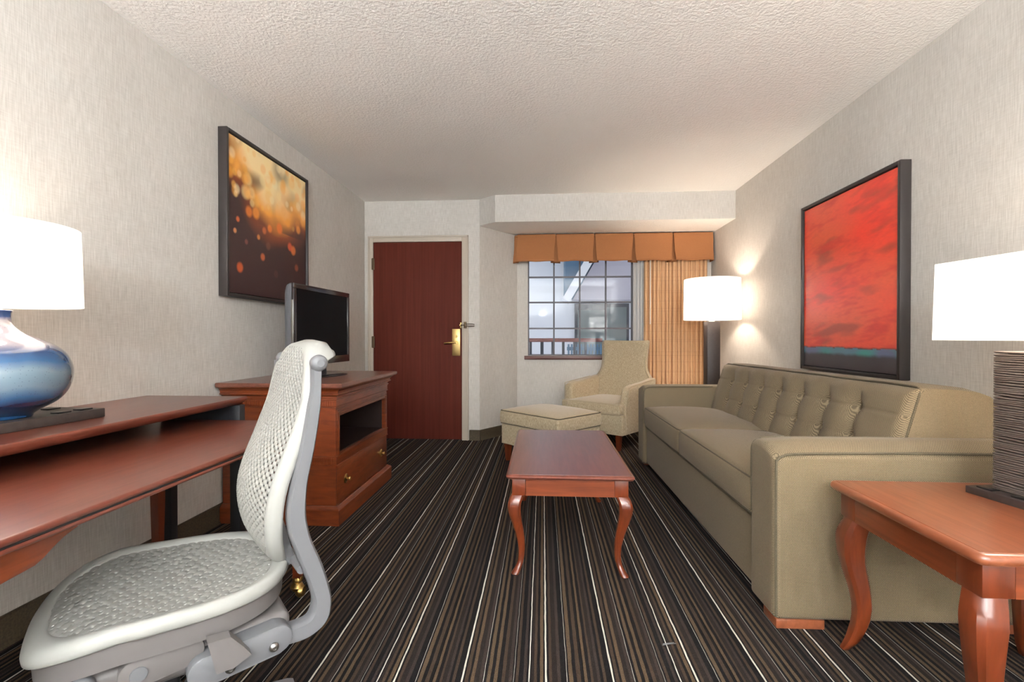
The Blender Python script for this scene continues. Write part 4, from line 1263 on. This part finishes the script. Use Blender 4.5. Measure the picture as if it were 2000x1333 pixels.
        bm = bmesh.new(); lathe(bm, [(.001, -.026), (.010, -.025), (.0185, -.016), (.0215, 0), (.0205, .010), (.016, .017), (.009, .020), (.009, .0185), (.001, .0185)], (0, 0, 0), 24, 'y')
        if sgn < 0: bmesh.ops.scale(bm, verts=bm.verts, vec=(1, -1, 1))
        bmesh.ops.translate(bm, verts=bm.verts, vec=(-.300, (.205 if sgn > 0 else -.150), .984))
        obj('pivot_knob', bm, M['greypl'], up)
    # lower back support behind the shell
    bm = bmesh.new()
    prism(bm, [(-.195-.018, .60), (-.225, .60), (-.248, .52), (-.268, .455), (-.245, .448), (-.228, .50)], -.12, .12, 'y', r=.004)
    obj('lumbar_support', bm, M['greypl'], t)
    bm = bmesh.new(); lathe(bm, [(.012, -.19), (.012, .19)], (-.262, 0, .462), 12, 'y'); obj('crossbar', bm, M['greypl'], t)
    # --- mechanism
    def capsule(p0, p1, r, y0, y1, bev=.004):
        d = (V(p1)-V(p0)); a0 = math.atan2(d.y, d.x); poly = []
        for k in range(13): a = a0+PI/2+PI*k/12; poly.append((p0[0]+r*math.cos(a), p0[1]+r*math.sin(a)))
        for k in range(13): a = a0-PI/2+PI*k/12; poly.append((p1[0]+r*math.cos(a), p1[1]+r*math.sin(a)))
        bm = bmesh.new(); prism(bm, poly, y0, y1, 'y', r=bev); return bm
    for sgn in (1, -1):
        ys = sorted((.195*sgn, .240*sgn))
        la = obj('link_arm', capsule((-.048, .318), (-.195, .332), .033, *ys), M['greypl'], t)
        for (f, z) in ((-.096, .308), (-.186, .320)):
            bm = bmesh.new(); lathe(bm, [(.001, 0), (.0105, 0), (.0105, .003), (.008, .0065), (.0045, .008), (.0045, .006), (.001, .006)], (0, 0, 0), 20, 'y')
            if sgn < 0: bmesh.ops.scale(bm, verts=bm.verts, vec=(1, -1, 1))
            bmesh.ops.translate(bm, verts=bm.verts, vec=(f, .2402*sgn, z)); obj('bolt', bm, M['steel'], la)
        ys = sorted((.10*sgn, .215*sgn))
        br = obj('arm_bracket', capsule((.070, .352), (-.02, .362), .031, *ys), M['greypl2'], t)
        bm = bmesh.new(); lathe(bm, [(.001, 0), (.016, 0), (.015, .002), (.001, .002)], (0, 0, 0), 24, 'y')
        if sgn < 0: bmesh.ops.scale(bm, verts=bm.verts, vec=(1, -1, 1))
        bmesh.ops.translate(bm, verts=bm.verts, vec=(.066, .2152*sgn, .350)); obj('cap', bm, M['greypl'], br)
    # tension lever paddle on the near side
    bm = bmesh.new()
    loft(bm, [[V((-.052, y, .392)) if 0 else V(q) for q in ((-.050, y, .395), (-.093, y, .393), (-.118, y, .362), (-.134, y, .338), (-.10, y, .322), (-.066, y, .322))] for y in (.236, .262, .268)])
    obj('tilt_lever', bm, M['greypl2'], t, auto=40)
    bm = bmesh.new(); lathe(bm, [(.001, 0), (.022, 0), (.022, .018), (.017, .024), (.001, .024)], (.155, .198, .355), 24, 'y')
    kn = obj('seat_depth_knob', bm, M['greypl'], t, auto=40)
    bm = bmesh.new(); lathe(bm, [(.001, 0), (.010, 0), (.009, .003), (.001, .004)], (.155, .222, .355), 20, 'y'); obj('bolt', bm, M['steel'], kn)
    bm = bmesh.new(); puffy(bm, -.235, .20, -.195, .195, .300, .368, .02, 5); obj('tilt_housing', bm, M['greypl2'], t, auto=0)
    bm = bmesh.new(); puffy(bm, -.10, .10, -.09, .09, .235, .305, .02, 4); obj('control_box', bm, M['greypl2'], t, auto=0)
    bm = bmesh.new(); lathe(bm, [(.025, .09), (.027, .17), (.019, .172), (.019, .24)], (0, 0, 0), 24); obj('gas_column', bm, M['blackmetal'], t)
    bm = bmesh.new(); lathe(bm, [(.05, .06), (.052, .075), (.045, .105), (.03, .112)], (0, 0, 0), 24)
    hub = obj('base_hub', bm, M['greypl'], t)
    for k in range(5):
        a = math.radians(18+72*k)+.25; c, s = math.cos(a), math.sin(a)
        bm = bmesh.new(); rings = []
        for d, hw, z0, z1 in ((.035, .024, .062, .105), (.14, .020, .062, .092), (.27, .016, .062, .078), (.285, .012, .063, .074)):
            rings.append([V((c*d-s*w, s*d+c*w, z)) for w, z in ((-hw, z0), (hw, z0), (hw*.8, z1), (-hw*.8, z1))])
        loft(bm, rings); lg = obj('star_leg', bm, M['greypl'], t)
        bm = bmesh.new()
        for o in (-.012, .012):
            lathe(bm, [(.001, -.009), (.024, -.009), (.028, -.004), (.028, .004), (.024, .009), (.001, .009)], (0, o, 0), 20, 'y')
        bmesh.ops.rotate(bm, verts=bm.verts, cent=(0, 0, 0), matrix=Matrix.Rotation(a, 3, 'Z'))
        bmesh.ops.translate(bm, verts=bm.verts, vec=(c*.272, s*.272, .028))
        lathe(bm, [(.006, .045), (.006, .066)], (c*.272, s*.272, 0), 10)
        obj('castor', bm, M['blackmetal'], lg)
chair()

# small loose thread on the carpet
bm = bmesh.new(); tube(bm, smooth_pts([(.407, 1.665, .003), (.43, 1.668, .006), (.455, 1.676, .003)], 4), .0012, 6); tube(bm, smooth_pts([(.41, 1.672, .003), (.432, 1.673, .006), (.45, 1.682, .003)], 4), .0012, 6)
o = obj('loose_thread', bm, M['greypl'], None); o['label'] = 'tiny grey loose thread lying on the striped carpet'; o['category'] = 'thread'

# ---------------------------------------------------------------- added fill lamps, unseen behind the camera
def fill_lamp(x, y, label, power):
    t = thing('floor_lamp', label, 'lamp', (x, y, 0), 0, local=True)  # unseen floor lamp added as fill to brighten the room evenly
    obj('base', B(-.13, .13, -.13, .13, 0, .03, r=.004), M['espresso'], t)
    obj('column', B(-.056, .056, -.056, .056, .03, 1.19, r=.003), M['espresso'], t)
    obj('lamp_shade', drum(.244, .240, 1.207, 1.575), M['shade_f'], t)
    bulb(t, 1.39, power, r=.10, col=(.86, .96, 1.06))
fill_lamp(1.45, -1.95, 'added fill lamp with white shade behind the camera on the sofa side', 120)
fill_lamp(-1.45, -1.95, 'added fill lamp with white shade behind the camera on the desk side', 85)
t = thing('fill_torchiere', 'added fill uplight on a tall stand behind the camera near the rear wall', 'lamp', (0, -2.0, 0), 0, local=True)  # unseen uplight added to brighten ceiling and walls
bm = bmesh.new(); lathe(bm, [(.14, 0), (.14, .02), (.02, .035), (.012, .05), (.012, 1.50), (.03, 1.52)], (0, 0, 0), 32); obj('stand', bm, M['blackmetal'], t)
bm = bmesh.new(); lathe(bm, [(.03, 1.515), (.10, 1.535), (.16, 1.58), (.19, 1.64), (.187, 1.64), (.156, 1.583), (.10, 1.54), (.03, 1.52)], (0, 0, 0), 40); obj('bowl', bm, M['socket'], t)
bulb(t, 1.63, 230, r=.08, col=(.86, .96, 1.06))

# ---------------------------------------------------------------- world, camera
w = bpy.data.worlds.new('sky'); S.world = w; w.use_nodes = True
bg = w.node_tree.nodes['Background']; bg.inputs[0].default_value = (.86, .92, 1.0, 1); bg.inputs[1].default_value = .31

cam = bpy.data.cameras.new('camera'); co = bpy.data.objects.new('camera', cam); COL.objects.link(co)
cam.sensor_width = 36; cam.lens = 945/2000*36; cam.clip_start = .05; cam.clip_end = 100
co.location = (0, 0, 1.05)
co.rotation_euler = (PI/2-math.atan(7.5/945), 0, math.atan(60/945))
S.camera = co
S.view_settings.view_transform = 'Standard'; S.view_settings.look = 'None'; S.view_settings.gamma = 1
S.view_settings.use_curve_mapping = False
S.view_settings.exposure = 1.7
S.cycles.use_denoising = True
S.cycles.max_bounces = 8; S.cycles.diffuse_bounces = 5; S.cycles.glossy_bounces = 4; S.cycles.transmission_bounces = 6; S.cycles.transparent_max_bounces = 10
S.cycles.sample_clamp_indirect = 6
